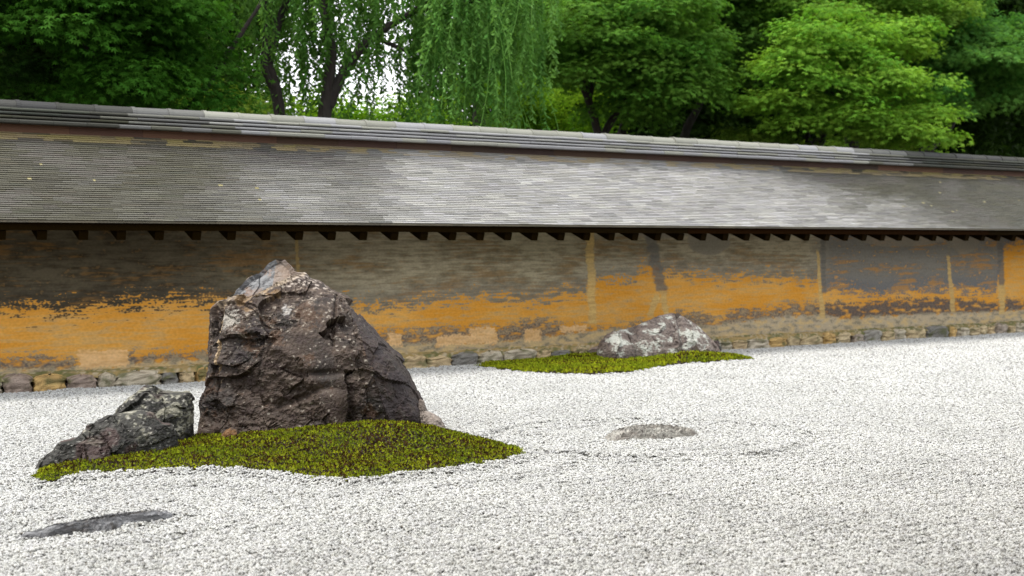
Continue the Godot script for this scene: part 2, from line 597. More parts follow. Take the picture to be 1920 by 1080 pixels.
	soup.v.append(mean / cols)
	soup.c.append(soup.c[(rows - 1) * cols])
	for q in cols:
		soup.ix.append((rows - 1) * cols + q)
		soup.ix.append(apex)
		soup.ix.append((rows - 1) * cols + (q + 1) % cols)
	var m := mat(Color.WHITE, 0.6, true)
	m.metallic_specular = 0.3
	relief(m, sd + 9, 0.030, 2.2, 0.9)
	var o := part(called, soup.done(), m, self)
	o.position = at
	tag(o, label, category, "stones set in the gravel garden")
	return o

func groove(x: float, at: float, width: float) -> float:
	return exp(-pow((x - at) / width, 2.0))

func marks(style: String, p: Vector3, d: float, nrm: Vector3) -> float:
	# large features that make this stone this stone
	if nrm.z < 0.1:
		return d
	if style == "tall":
		var ledge := 0.905 + (p.x + 0.62) * 0.10 + maxf(0.0, p.x + 0.35) * 0.45    # the pale seam under the grey cap
		if p.x < -0.03 and p.y > ledge - 0.4:
			if p.y > ledge:
				d = d * 0.35 - 0.030 * smoothstep(0.0, 0.03, p.y - ledge)
			else:
				d += 0.018 * exp(-(ledge - p.y) / 0.12)
		if p.y > 0.30 and p.y < 0.93:
			d -= 0.030 * groove(p.x, -0.562 + 0.01 * sin(p.y * 14.0), 0.008)
			if p.x < -0.562:
				d -= 0.018
		if p.y > 0.60 and p.y < 0.93:
			d -= 0.020 * groove(p.x, 0.168 + (0.93 - p.y) * 0.06, 0.009)
		# the right flank is one smoother plane turned away
		var flank := 0.30 + (0.80 - p.y) * 0.42
		if p.x > flank:
			d = d * 0.6 - 0.06 * clampf((p.x - flank) / 0.2, 0.0, 1.0) * smoothstep(0.35, 0.85, nrm.z)
		# hollows low on the face
		d -= 0.035 * exp(-pow((p.x + 0.02) / 0.24, 2.0) - pow((p.y - 0.30 - 0.05 * sin(p.x * 9.0)) / 0.028, 2.0))
		d -= 0.030 * exp(-pow((p.x - 0.12) / 0.14, 2.0) - pow((p.y - 0.44) / 0.022, 2.0))
		d -= 0.045 * exp(-pow((p.x + 0.60) / 0.10, 2.0) - pow((p.y - 0.16) / 0.09, 2.0))
		d -= 0.028 * exp(-pow((p.x - 0.30) / 0.05, 2.0) - pow((p.y - 0.17) / 0.08, 2.0))
	elif style == "grey":
		d -= 0.03 * groove(p.x, 0.05 + (0.3 - p.y) * 0.3, 0.03)
	elif style == "boulder":
		d += 0.11 * exp(-pow((p.x + 0.52) / 0.17, 2.0) - pow((p.y - 0.10) / 0.17, 2.0))
		d -= 0.05 * exp(-pow((p.x + 0.28 + 0.2 * p.y) / 0.05, 2.0))
		d -= 0.05 * groove(p.x, 0.20 + (0.5 - p.y) * 0.05, 0.03)
	return d

var cn1 := noise(901, 5.0, 4)
var cn2 := noise(902, 22.0, 4)
var cn3 := noise(903, 2.4, 3)
var cn4 := noise(904, 55.0, 3)

func stone_color(style: String, p: Vector3, e: Vector3, nrm: Vector3, sd: int) -> Color:
	var a := cn1.get_noise_3d(e.x, e.y * 1.5, e.z)
	var b := cn2.get_noise_3d(e.x + p.y * 0.3, e.y * 1.7, e.z)
	var w := cn3.get_noise_3d(e.x, e.y, e.z)
	var f := cn4.get_noise_3d(e.x, e.y, e.z)
	var c := Color(0.1, 0.1, 0.1)
	if style == "tall" or style == "lump":
		c = Color(0.036, 0.0255, 0.020).lerp(Color(0.066, 0.048, 0.038), clampf(0.5 + a * 1.3, 0.0, 1.0))
		c = c.lerp(Color(0.030, 0.026, 0.024), clampf(w * 2.2, 0.0, 0.8))
		c = c.lerp(Color(0.095, 0.046, 0.020), 0.45 * smoothstep(0.22, 0.42, a * 0.6 + w * 0.5 + f * 0.2))
		var high := smoothstep(0.45, 1.0, p.y)
		c = c.lerp(Color(0.150, 0.110, 0.082), 0.55 * high * smoothstep(-0.1, 0.4, b + a * 0.5))
		# quartz flecks and threads, with specular glints painted in as pale colour
		c = c.lerp(Color(0.36, 0.32, 0.27), 0.7 * smoothstep(0.43 - 0.16 * high, 0.58 - 0.09 * high, b + 0.22 * f + 0.12 * a))
		if style == "tall":
			var ledge := 0.905 + (p.x + 0.62) * 0.10 + maxf(0.0, p.x + 0.35) * 0.45
			if p.x < -0.05 and p.y > ledge and nrm.z > -0.2:
				c = Color(0.165, 0.168, 0.17).lerp(Color(0.07, 0.07, 0.072), smoothstep(-0.2, 0.35, sin((p.y * 1.6 - p.x) * 60.0 + b * 5.0) * 0.35 + b))
				c = c.lerp(Color(0.20, 0.11, 0.065), 0.45 * smoothstep(0.12, 0.35, a + 0.3 * f))
				if p.x > -0.26:
					c = c.lerp(Color(0.20, 0.15, 0.115), 0.7)
			if p.x < -0.05 and absf(p.y - ledge + 0.012) < 0.022 + 0.012 * b:
				c = c.lerp(Color(0.27, 0.215, 0.155), clampf(0.6 + b * 1.5, 0.0, 1.0))
			if p.x < -0.18 and p.x > -0.47 and p.y < ledge and p.y > ledge - 0.10:
				c = c.lerp(Color(0.19, 0.115, 0.050), 0.6 * smoothstep(0.0, 0.35, a + b * 0.6))
			if p.y > 0.38 and p.y < 0.93 and absf(p.x + 0.562) < 0.010 + 0.008 * b:
				c = Color(0.36, 0.27, 0.17)
			var white := Vector2((p.x + 0.50) / 0.075, (p.y - 0.78) / 0.06).length()
			c = c.lerp(Color(0.26, 0.24, 0.21), smoothstep(1.1, 0.5, white + 0.9 * b + 0.8 * f))
			white = Vector2((p.x + 0.13) / 0.032, (p.y - 0.835) / 0.04).length()
			c = c.lerp(Color(0.32, 0.30, 0.28), smoothstep(1.0, 0.4, white + 1.0 * b))
			if p.x > -0.15 and p.y > 0.98:
				c = c.lerp(Color(0.36, 0.31, 0.27), 0.75 * smoothstep(0.0, 0.45, b + 0.4 * f))
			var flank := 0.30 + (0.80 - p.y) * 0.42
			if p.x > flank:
				c = c.lerp(Color(0.034, 0.026, 0.025), 0.75)  # shade of the turned-away flank, painted into the colour
		if style == "lump":
			c = c.lerp(Color(0.16, 0.080, 0.028), 0.8 * smoothstep(-0.05, 0.35, a + 0.5 * b))
	elif style == "grey" or style == "dark":
		c = Color(0.022, 0.021, 0.019).lerp(Color(0.054, 0.052, 0.046), clampf(0.5 + a * 1.4, 0.0, 1.0))
		var share := -0.10 if style == "dark" else 0.22
		c = c.lerp(Color(0.24, 0.23, 0.18), 0.85 * smoothstep(0.24 - share, 0.42 - share * 0.6, a * 0.8 + b * 0.7 - (0.25 if p.y < 0.12 else 0.0)))
		c = c.lerp(Color(0.075, 0.045, 0.042), 0.6 * smoothstep(0.22, 0.36, w + 0.3 * a))
		c = c.lerp(Color(0.36, 0.345, 0.31), 0.7 * smoothstep(0.40, 0.56, b + 0.35 * f))
	elif style == "boulder":
		c = Color(0.125, 0.098, 0.086).lerp(Color(0.215, 0.182, 0.158), clampf(0.5 + a * 1.3, 0.0, 1.0))
		c = c.lerp(Color(0.075, 0.062, 0.058), smoothstep(0.1, 0.35, -b + 0.3 * w))
		var share := 0.10
		share += 0.28 * exp(-pow((p.x + 0.52) / 0.15, 2.0) - pow((p.y - 0.14) / 0.10, 2.0))
		share += 0.28 * exp(-pow((p.x - 0.30) / 0.16, 2.0) - pow((p.y - 0.28) / 0.15, 2.0))
		share += 0.12 * exp(-pow((p.x - 0.0) / 0.18, 2.0) - pow((p.y - 0.30) / 0.08, 2.0))
		c = c.lerp(Color(0.42, 0.43, 0.385), 0.85 * smoothstep(0.30 - share, 0.40 - share, a * 0.9 + b * 0.35 + 0.25 * f))
	elif style == "pale":
		c = Color(0.13, 0.105, 0.09).lerp(Color(0.26, 0.22, 0.19), clampf(0.5 + a + b, 0.0, 1.0))
		c = c.lerp(Color(0.10, 0.08, 0.07), smoothstep(0.15, 0.4, sin((p.x + p.y * 0.5) * 70.0 + b * 6.0) * 0.3 + f))
	elif style == "slate":
		c = Color(0.060, 0.061, 0.066).lerp(Color(0.24, 0.24, 0.25), clampf(0.45 + a * 0.8 + b * 1.2, 0.0, 1.0))
		c = c.lerp(Color(0.03, 0.024, 0.02), smoothstep(0.15, 0.35, w + b * 0.5))
	elif style == "drift":
		c = Color(0.20, 0.18, 0.155).lerp(Color(0.40, 0.39, 0.35), clampf(0.5 + a + b, 0.0, 1.0))
		c = c.lerp(Color(0.075, 0.065, 0.055), smoothstep(0.15, 0.35, b + 0.5 * f))
	return c

func flat_stone(called: String, label: String, poly: PackedVector2Array, height: float, style: String, dir: Vector2, sd: int) -> void:
	# a stone of which only the top shows: a low ridged back running along dir
	var center := Vector2.ZERO
	for p in poly:
		center += p
	center /= poly.size()
	var s := Soup.new()
	var rows := 26
	var cols := 150
	var wav := noise(sd, 9.0, 4)
	wav.fractal_type = FastNoiseLite.FRACTAL_RIDGED
	var n2 := noise(sd + 1, 30.0, 3)
	var across := Vector2(-dir.y, dir.x)
	for r in rows:
		var t := float(r) / (rows - 1)
		for q in cols:
			var a := TAU * q / cols
			var ray := Vector2(cos(a), sin(a))
			var reach := 0.0
			for i in poly.size():
				var hit = Geometry2D.segment_intersects_segment(center, center + ray * 3.0, poly[i], poly[(i + 1) % poly.size()])
				if hit != null:
					reach = maxf(reach, center.distance_to(hit))
			var p := ray * reach * t * 1.06
			var along := p.dot(dir)
			var off := p.dot(across)
			if off < 0.0:
				p -= across * off * 0.35
			var fall := 1.0 - t * t
			var y := height * (pow(maxf(fall, 0.0), 0.6)) - 0.02 * smoothstep(0.85, 1.0, t)
			y += (0.030 * wav.get_noise_2d(along * 0.9, off * 3.4) + 0.006 * n2.get_noise_2d(along, off * 2.5)) * clampf(height / 0.05, 0.4, 1.2)
			s.v.append(Vector3(p.x, y, p.y))
			s.c.append(stone_color(style, Vector3(along, y, off * 3.0), Vector3(along * 0.5 + center.x, y * 2.0, off * 3.0 + center.y), Vector3.UP, sd))
	s.grid(rows, cols, true, 0)
	var m := mat(Color.WHITE, 0.6, true)
	relief(m, sd + 9, 0.035, 3.0, 0.6)
	var o := part(called, s.done(), m, self)
	o.position = Vector3(center.x, 0.0, center.y + (0.06 if style == "slate" else 0.02))
	tag(o, label, "rock", "stones set in the gravel garden")

func build_stones() -> void:
	stone("tall_stone", "tall craggy dark brown stone with a grey peak, standing on the near moss", Vector3(-1.360, 0, -8.45), [Vector2(-0.725, -0.038), Vector2(-0.722, 0.053), Vector2(-0.728, 0.250), Vector2(-0.715, 0.297), Vector2(-0.694, 0.341), Vector2(-0.690, 0.461), Vector2(-0.702, 0.584), Vector2(-0.687, 0.718), Vector2(-0.668, 0.856), Vector2(-0.620, 0.892), Vector2(-0.544, 0.914), Vector2(-0.518, 0.968), Vector2(-0.438, 1.051), Vector2(-0.362, 1.094), Vector2(-0.300, 1.163), Vector2(-0.257, 1.185), Vector2(-0.196, 1.185), Vector2(-0.156, 1.141), Vector2(-0.127, 1.102), Vector2(-0.077, 1.094), Vector2(-0.016, 1.051), Vector2(0.060, 1.033), Vector2(0.103, 0.990), Vector2(0.157, 0.953), Vector2(0.225, 0.906), Vector2(0.276, 0.856), Vector2(0.358, 0.751), Vector2(0.434, 0.660), Vector2(0.510, 0.584), Vector2(0.585, 0.508), Vector2(0.643, 0.417), Vector2(0.690, 0.326), Vector2(0.724, 0.250), Vector2(0.765, 0.159), Vector2(0.79, -0.005)], 0.46, 0.10, 3.0, 0.0, 1.0, "tall", 270, 460, 1001)
	stone("grey_stone", "upright dark grey stone with pale lichen, just left of the tall brown stone", Vector3(-2.295, 0, -7.95), [Vector2(-0.250, -0.02), Vector2(-0.245, 0.151), Vector2(-0.241, 0.206), Vector2(-0.210, 0.244), Vector2(-0.148, 0.312), Vector2(-0.103, 0.339), Vector2(-0.069, 0.380), Vector2(-0.042, 0.391), Vector2(-0.001, 0.384), Vector2(0.040, 0.360), Vector2(0.070, 0.339), Vector2(0.104, 0.336), Vector2(0.145, 0.343), Vector2(0.186, 0.339), Vector2(0.227, 0.333), Vector2(0.244, 0.291), Vector2(0.257, 0.244), Vector2(0.253, 0.151), Vector2(0.255, -0.021)], 0.20, 0.03, 2.6, 0.0, 0.8, "grey", 130, 260, 1101)
	stone("black_stone", "low blackish stone sloping down to the left end of the near moss", Vector3(-2.366, 0, -7.35), [Vector2(-0.395, -0.080), Vector2(-0.372, -0.006), Vector2(-0.346, 0.051), Vector2(-0.295, 0.092), Vector2(-0.263, 0.140), Vector2(-0.190, 0.149), Vector2(-0.165, 0.174), Vector2(-0.126, 0.219), Vector2(-0.088, 0.250), Vector2(-0.037, 0.276), Vector2(0.042, 0.285), Vector2(0.105, 0.295), Vector2(0.146, 0.292), Vector2(0.203, 0.273), Vector2(0.221, 0.238), Vector2(0.252, 0.203), Vector2(0.290, 0.203), Vector2(0.309, 0.168), Vector2(0.330, 0.111), Vector2(0.345, 0.0)], 0.19, 0.05, 2.4, -0.55, 0.8, "dark", 120, 280, 1201)
	stone("lichened_boulder", "low reddish boulder spotted with white lichen on the far moss by the wall", Vector3(1.664, 0, -13.85), [Vector2(-0.721, -0.046), Vector2(-0.710, 0.127), Vector2(-0.674, 0.204), Vector2(-0.597, 0.263), Vector2(-0.479, 0.334), Vector2(-0.319, 0.370), Vector2(-0.165, 0.429), Vector2(-0.023, 0.489), Vector2(0.113, 0.513), Vector2(0.214, 0.501), Vector2(0.309, 0.441), Vector2(0.410, 0.382), Vector2(0.511, 0.293), Vector2(0.589, 0.216), Vector2(0.649, 0.132), Vector2(0.714, 0.031)], 0.26, 0.06, 2.4, -0.35, 0.55, "boulder", 150, 320, 1301)
	stone("pale_foot_stone", "small pinkish grey stone leaning on the right foot of the tall stone", Vector3(-0.530, 0, -8.35), [Vector2(-0.104, 0.04), Vector2(-0.102, 0.20), Vector2(-0.090, 0.252), Vector2(-0.060, 0.237), Vector2(-0.043, 0.172), Vector2(0.000, 0.151), Vector2(0.047, 0.118), Vector2(0.072, 0.075), Vector2(0.104, -0.015)], 0.12, 0.0, 2.3, 0.0, 0.8, "pale", 70, 140, 1401)
	stone("rusty_foot_stone", "fist-sized rust brown lump at the left foot of the tall stone", Vector3(-1.775, 0, -7.93), [Vector2(-0.087, -0.005), Vector2(-0.076, 0.075), Vector2(-0.045, 0.106), Vector2(-0.010, 0.127), Vector2(0.024, 0.106), Vector2(0.041, 0.064), Vector2(0.085, 0.006)], 0.09, 0.0, 2.2, 0.0, 1.2, "lump", 60, 120, 1501)
	stone("small_grey_stone", "small grey stone peeping out behind the right end of the lichened boulder", Vector3(2.357, 0, -14.30), [Vector2(-0.060, -0.01), Vector2(-0.043, 0.168), Vector2(0.006, 0.193), Vector2(0.043, 0.107), Vector2(0.050, -0.01)], 0.09, 0.0, 2.3, 0.0, 0.7, "grey", 50, 100, 1601)
	flat_stone("flat_stone", "flat ridged slate-grey stone sunk in the gravel at the lower left", flat_near, 0.034, "slate", Vector2(0.78, -0.62).normalized(), 1701)
	flat_stone("flat_stone", "flat weathered tan stone sunk in the gravel right of the near moss", flat_mid, 0.055, "drift", Vector2(0.95, -0.31).normalized(), 1801)

# ------------------------------------------------------------------ wall
const U0 := -4.0
const U1 := 25.0

func plaster_textures() -> Array:
	var w := 2048
	var h := 256
	var top := [Vector2(1.96, 0.732), Vector2(2.41, 0.734), Vector2(2.68, 0.698), Vector2(2.87, 0.756), Vector2(3.26, 0.771), Vector2(3.82, 0.757), Vector2(4.51, 0.719), Vector2(5.30, 0.700), Vector2(5.58, 0.654), Vector2(5.88, 0.668), Vector2(6.43, 0.705), Vector2(6.80, 0.737), Vector2(7.31, 0.702), Vector2(7.51, 0.656), Vector2(7.73, 0.692), Vector2(7.95, 0.748), Vector2(8.21, 0.778), Vector2(8.27, 0.893), Vector2(8.35, 0.904), Vector2(8.91, 0.883), Vector2(8.99, 1.032), Vector2(9.16, 1.049), Vector2(9.31, 0.966), Vector2(9.41, 0.952), Vector2(10.01, 0.912), Vector2(11.01, 0.885), Vector2(11.87, 0.839), Vector2(12.01, 0.705), Vector2(13.02, 0.606), Vector2(13.63, 0.644), Vector2(14.41, 0.651), Vector2(14.56, 0.648), Vector2(15.45, 0.607), Vector2(15.65, 1.25), Vector2(16.08, 1.35)]
	var bot := [Vector2(1.95, 0.289), Vector2(2.24, 0.298), Vector2(2.55, 0.259), Vector2(2.63, 0.217), Vector2(3.04, 0.196), Vector2(3.06, 0.293), Vector2(3.35, 0.260), Vector2(3.81, 0.269), Vector2(4.96, 0.312), Vector2(5.58, 0.396), Vector2(5.88, 0.385), Vector2(6.29, 0.409), Vector2(6.73, 0.399), Vector2(7.01, 0.390), Vector2(7.33, 0.425), Vector2(7.58, 0.458), Vector2(7.79, 0.410), Vector2(8.19, 0.348), Vector2(8.36, 0.311), Vector2(9.23, 0.386), Vector2(9.45, 0.443), Vector2(9.60, 0.490), Vector2(10.01, 0.458), Vector2(10.18, 0.355), Vector2(10.40, 0.447), Vector2(10.57, 0.495), Vector2(11.02, 0.462), Vector2(11.36, 0.541), Vector2(11.87, 0.507), Vector2(12.05, 0.524), Vector2(12.44, 0.485), Vector2(12.81, 0.504), Vector2(13.33, 0.527), Vector2(14.01, 0.526), Vector2(14.56, 0.520), Vector2(15.26, 0.442), Vector2(15.74, 0.469), Vector2(16.11, 0.437)]
	var low := [Vector2(1.95, 0.204), Vector2(2.55, 0.173), Vector2(2.63, 0.207), Vector2(3.04, 0.186), Vector2(3.35, 0.200), Vector2(3.81, 0.197), Vector2(5.55, 0.244), Vector2(6.30, 0.245), Vector2(7.03, 0.226), Vector2(7.79, 0.266), Vector2(8.23, 0.298), Vector2(9.23, 0.311), Vector2(10.03, 0.295), Vector2(10.44, 0.314), Vector2(11.34, 0.372), Vector2(11.95, 0.367), Vector2(12.44, 0.302), Vector2(13.07, 0.318), Vector2(13.74, 0.312), Vector2(14.29, 0.318), Vector2(15.26, 0.304), Vector2(16.11, 0.318)]
	# patches of newer render: from u, to u, from h, to h
	var patches := [[2.62, 3.05, 0.168, 0.32], [5.72, 5.87, 0.23, 0.36], [6.29, 7.03, 0.207, 0.315], [6.69, 7.02, 0.27, 0.384], [7.40, 7.60, 0.206, 0.342], [7.87, 8.22, 0.292, 0.36]]
	# mended joints: u at the foot, u at the head, half width at foot and head, from h, to h, tone
	var joints := [[4.72, 4.73, 0.02, 0.016, 0.15, 1.6, 0], [8.315, 8.26, 0.055, 0.06, 0.34, 1.6, 1], [9.32, 9.10, 0.085, 0.085, 0.70, 1.6, 2], [9.13, 9.28, 0.05, 0.06, 0.40, 0.74, 1], [9.40, 9.32, 0.04, 0.05, 0.40, 0.74, 1], [11.985, 11.87, 0.05, 0.022, 0.30, 1.22, 1], [12.00, 11.96, 0.04, 0.055, 0.62, 1.6, 2], [14.545, 14.41, 0.055, 0.03, 0.30, 1.15, 1], [14.44, 14.40, 0.04, 0.04, 1.1, 1.6, 3], [15.60, 15.52, 0.07, 0.075, 0.62, 1.6, 2], [15.61, 15.60, 0.06, 0.085, 0.24, 0.72, 1]]
	# smooth grey mends under the eaves: middle u, middle h, half width, half height
	var mends := [[10.05, 1.32, 0.34, 0.17], [13.45, 1.40, 0.95, 0.16], [14.75, 1.36, 0.33, 0.22], [9.3, 1.45, 0.5, 0.10]]
	var broad := noise(51, 0.9, 4)
	var streak := noise(52, 1.0, 4)
	var speck := noise(53, 9.0, 4)
	var fine := noise(54, 34.0, 2)
	var data := PackedByteArray()
	data.resize(w * h * 3)
	var bump := PackedByteArray()
	bump.resize(w * h)
	var tones := [Color(0.30, 0.21, 0.085), Color(0.50, 0.345, 0.135), Color(0.15, 0.14, 0.12), Color(0.20, 0.18, 0.14)]
	for ix in w:
		var u := 1.0 + 16.0 * (ix + 0.5) / w
		var tu: float = curve_at(top, u)
		var bu: float = curve_at(bot, u)
		var lu: float = curve_at(low, u)
		var dark_left := 1.0 - smoothstep(3.0, 6.4, u)
		var blue_right := smoothstep(11.6, 12.2, u)
		for iy in h:
			var y := 1.65 - 1.55 * (iy + 0.5) / h
			var a := broad.get_noise_2d(u, y * 3.0)
			var s := 0.7 * streak.get_noise_2d(u * 1.5, y * 24.0) + 0.35 * streak.get_noise_2d(u * 5.0 + 30.0, y * 50.0)
			var k := speck.get_noise_2d(u * 0.55, y * 1.3)
			var f := fine.get_noise_2d(u * 0.8, y)
			var lift := 0.5
			# the ochre coat
			var c := Color(0.58, 0.262, 0.036).lerp(Color(0.63, 0.34, 0.085), clampf(0.45 + 0.9 * a + 0.8 * s, 0.0, 1.0))
			c = c.lerp(Color(0.46, 0.30, 0.125), 0.6 * smoothstep(-0.1, 0.4, s + 0.5 * k + 0.3 * a))
			# weather stain from above
			var up := (y - tu) / 0.095 + 1.3 * k + 2.0 * s + 1.25 * f + 0.2
			var stain := smoothstep(-0.35, 0.35, up)
			var island := smoothstep(0.24, 0.42, k * 0.6 + s * 0.65 + 0.3 * f - (tu - y) * 0.9) if y < tu else 0.0
			var soot := Color(0.37, 0.32, 0.215).lerp(Color(0.17, 0.142, 0.092), clampf(0.5 + 1.0 * s + 0.7 * a + 0.5 * k, 0.0, 1.0))
			soot = soot.lerp(Color(0.16, 0.155, 0.145), blue_right * 0.8 + 0.4 * smoothstep(0.3, 0.0, y - tu))
			soot = soot.lerp(Color(soot.r * 0.26, soot.g * 0.25, soot.b * 0.24), dark_left)
			soot = soot.lerp(Color(0.40, 0.20, 0.05), (0.25 + 0.45 * blue_right) * smoothstep(0.12, 0.45, s * 0.8 + a * 0.7 - k * 0.3))
			soot = soot.lerp(Color(0.55, 0.28, 0.07), (0.12 + 0.6 * blue_right) * smoothstep(0.46, 0.60, k + 0.3 * f))
			if stain > 0.0 or island > 0.0:
				c = c.lerp(soot, maxf(maxf(stain, island * 0.8), 0.30 * smoothstep(-0.9, 0.4, up)))
				lift += 0.06 * stain
			# damp stain at the foot
			var dn := (bu - y) / 0.06 + 1.0 * k + 1.4 * s + 1.4 * f
			var foot := smoothstep(-0.3, 0.3, dn)
			if foot > 0.0:
				var damp := Color(0.135, 0.112, 0.095).lerp(Color(0.30, 0.22, 0.13), smoothstep(-0.1, 0.5, k + 0.6 * f))
				damp = damp.lerp(Color(0.085, 0.068, 0.066), blue_right * 0.7)
				c = c.lerp(damp, foot * smoothstep(0.6, -0.2, -k - 0.1))
				lift -= 0.08 * foot
			var base := smoothstep(-0.5, 0.5, (lu - y) / 0.04 + 1.2 * k + 0.4 * f)
			if base > 0.0:
				var dust := Color(0.50, 0.37, 0.19).lerp(Color(0.34, 0.28, 0.19), clampf(0.5 + 1.6 * k + s, 0.0, 1.0))
				dust = dust.lerp(Color(0.42, 0.355, 0.255), 0.8 * smoothstep(9.5, 11.0, u) * smoothstep(-0.4, 0.2, k + a))
				dust = dust.lerp(Color(0.17, 0.15, 0.10), 0.7 * smoothstep(0.2, 0.4, f * 0.5 + k))
				c = c.lerp(dust, base)
				lift += 0.10 * k * base
			for p in patches:
				if u > p[0] - 0.08 and u < p[1] + 0.08 and y > p[2] - 0.05 and y < p[3] + 0.05:
					var d := minf(minf(u - p[0], p[1] - u), minf(y - p[2], p[3] - y)) + 0.035 * k + 0.02 * f
					c = c.lerp(Color(0.70, 0.46, 0.235).lerp(Color(0.60, 0.36, 0.15), clampf(0.4 + s + k, 0.0, 1.0)), 0.85 * smoothstep(-0.016, 0.012, d))
			for m in mends:
				var d := Vector2((u - m[0]) / m[2], (y - m[1]) / m[3]).length() + 0.12 * s
				if d < 1.1:
					c = c.lerp(Color(0.20, 0.18, 0.14).lerp(Color(0.28, 0.24, 0.18), clampf(0.5 + a, 0.0, 1.0)), 0.85 * smoothstep(1.04, 0.95, d))
			for j in joints:
				if y > j[4] and y < j[5] and absf(u - j[0]) < 0.4:
					var t: float = (y - j[4]) / (j[5] - j[4])
					var mid: float = lerpf(j[0], j[1], t) + 0.016 * broad.get_noise_2d(u * 0.2 + j[0] * 9.0, y * 5.0)
					var hw: float = lerpf(j[2], j[3], t) * (1.0 + 0.5 * k + 0.2 * f)
					var d := absf(u - mid) / hw
					if d < 1.2:
						var tone: Color = tones[j[6]]
						c = c.lerp(Color(tone.r * (1.0 + 0.5 * s), tone.g * (1.0 + 0.5 * s), tone.b * (1.0 + 0.4 * s)), 0.85 * smoothstep(1.2, 0.7, d) * smoothstep(0.0, 0.06, minf(y - j[4], j[5] - y) + 0.03 * k))
						lift -= 0.05 * smoothstep(1.1, 0.9, d)
			var g := 1.0 + 0.16 * f
			var at := (iy * w + ix) * 3
			var srgb := Color(clampf(c.r * g, 0.0, 1.0), clampf(c.g * g, 0.0, 1.0), clampf(c.b * g, 0.0, 1.0)).linear_to_srgb()
			data[at] = int(srgb.r * 255.0)
			data[at + 1] = int(srgb.g * 255.0)
			data[at + 2] = int(srgb.b * 255.0)
			bump[iy * w + ix] = int(clampf(lift + 0.18 * k + 0.08 * f + 0.10 * s, 0.0, 1.0) * 255.0)
	return [ImageTexture.create_from_image(Image.create_from_data(w, h, false, Image.FORMAT_RGB8, data)), ImageTexture.create_from_image(Image.create_from_data(w, h, false, Image.FORMAT_L8, bump))]

func build_wall() -> void:
	var wall := thing("garden_wall", "long ochre earthen wall with a weathered shingle roof and tiled ridge", "wall", wall_origin, TURN)
	# plastered face, textured between u 1 and 17 and mirrored beyond
	var tex := plaster_textures()
	var pm := mat(Color.WHITE, 0.9)
	pm.albedo_color = Color.WHITE
	pm.metallic_specular = 0.1
	pm.albedo_texture = tex[0]
	pm.heightmap_enabled = true
	pm.heightmap_texture = tex[1]
	pm.heightmap_scale = 0.8
	var s := Soup.new()
	for span in [[U0, 1.0, 5.0 / 16.0, 0.0], [1.0, 17.0, 0.0, 1.0], [17.0, U1, 1.0, 0.5]]:
		var n := 24
		var first := s.v.size()
		for i in n + 1:
			var t := float(i) / n
			var u := lerpf(span[0], span[1], t)
			for k in 2:
				s.v.append(Vector3(u, 0.10 if k == 0 else 1.65, -0.15))
				s.n.append(Vector3(0, 0, 1))
				s.uv.append(Vector2(clampf(lerpf(span[2], span[3], t), 0.001, 0.999), 0.999 if k == 0 else 0.001))
		for i in n:
			var a := first + i * 2
			s.ix.append_array([a, a + 1, a + 3, a, a + 3, a + 2])
	part("plaster", s.done(), pm, wall)
	var core := Soup.new()
	core.box(Vector3(U0, -0.05, -0.75), Vector3(U1, 1.66, -0.155), Color(0.3, 0.2, 0.1))
	part("earth_core", core.done(), mat(Color(0.35, 0.25, 0.13), 0.95), wall)
	# sloping ledge of soil and moss above the foundation stones
	var ln := noise(61, 2.0, 4)
	var lf := noise(62, 14.0, 4)
	var led := Soup.new()
	var cols := 1100
	for r in 6:
		var t := r / 5.0
		for q in cols:
			var u := lerpf(U0, U1, float(q) / (cols - 1))
			var y := lerpf(0.155, 0.118, t) + 0.018 * ln.get_noise_2d(u, t) + 0.012 * lf.get_noise_2d(u, t * 0.3)
			var v := lerpf(-0.16, -0.03, t)
			if r == 5:
				y -= 0.03
			led.v.append(Vector3(u, y, v))
			var g := ln.get_noise_2d(u * 1.4 + 50.0, t * 0.6) + 0.6 * lf.get_noise_2d(u, t)
			var c := Color(0.30, 0.215, 0.085).lerp(Color(0.12, 0.12, 0.04), smoothstep(-0.25, 0.25, g + (0.22 if u > 12.5 or u < 2.7 else -0.12)))
			c = c.lerp(Color(0.40, 0.33, 0.22), smoothstep(0.15, 0.4, lf.get_noise_2d(u + 9.0, t)))
			led.c.append(c)
	led.grid(6, cols, false, 0)
	part("soil_ledge", led.done(), mat(Color.WHITE, 0.95, true), wall)
	foundation(wall)
	roof(wall)

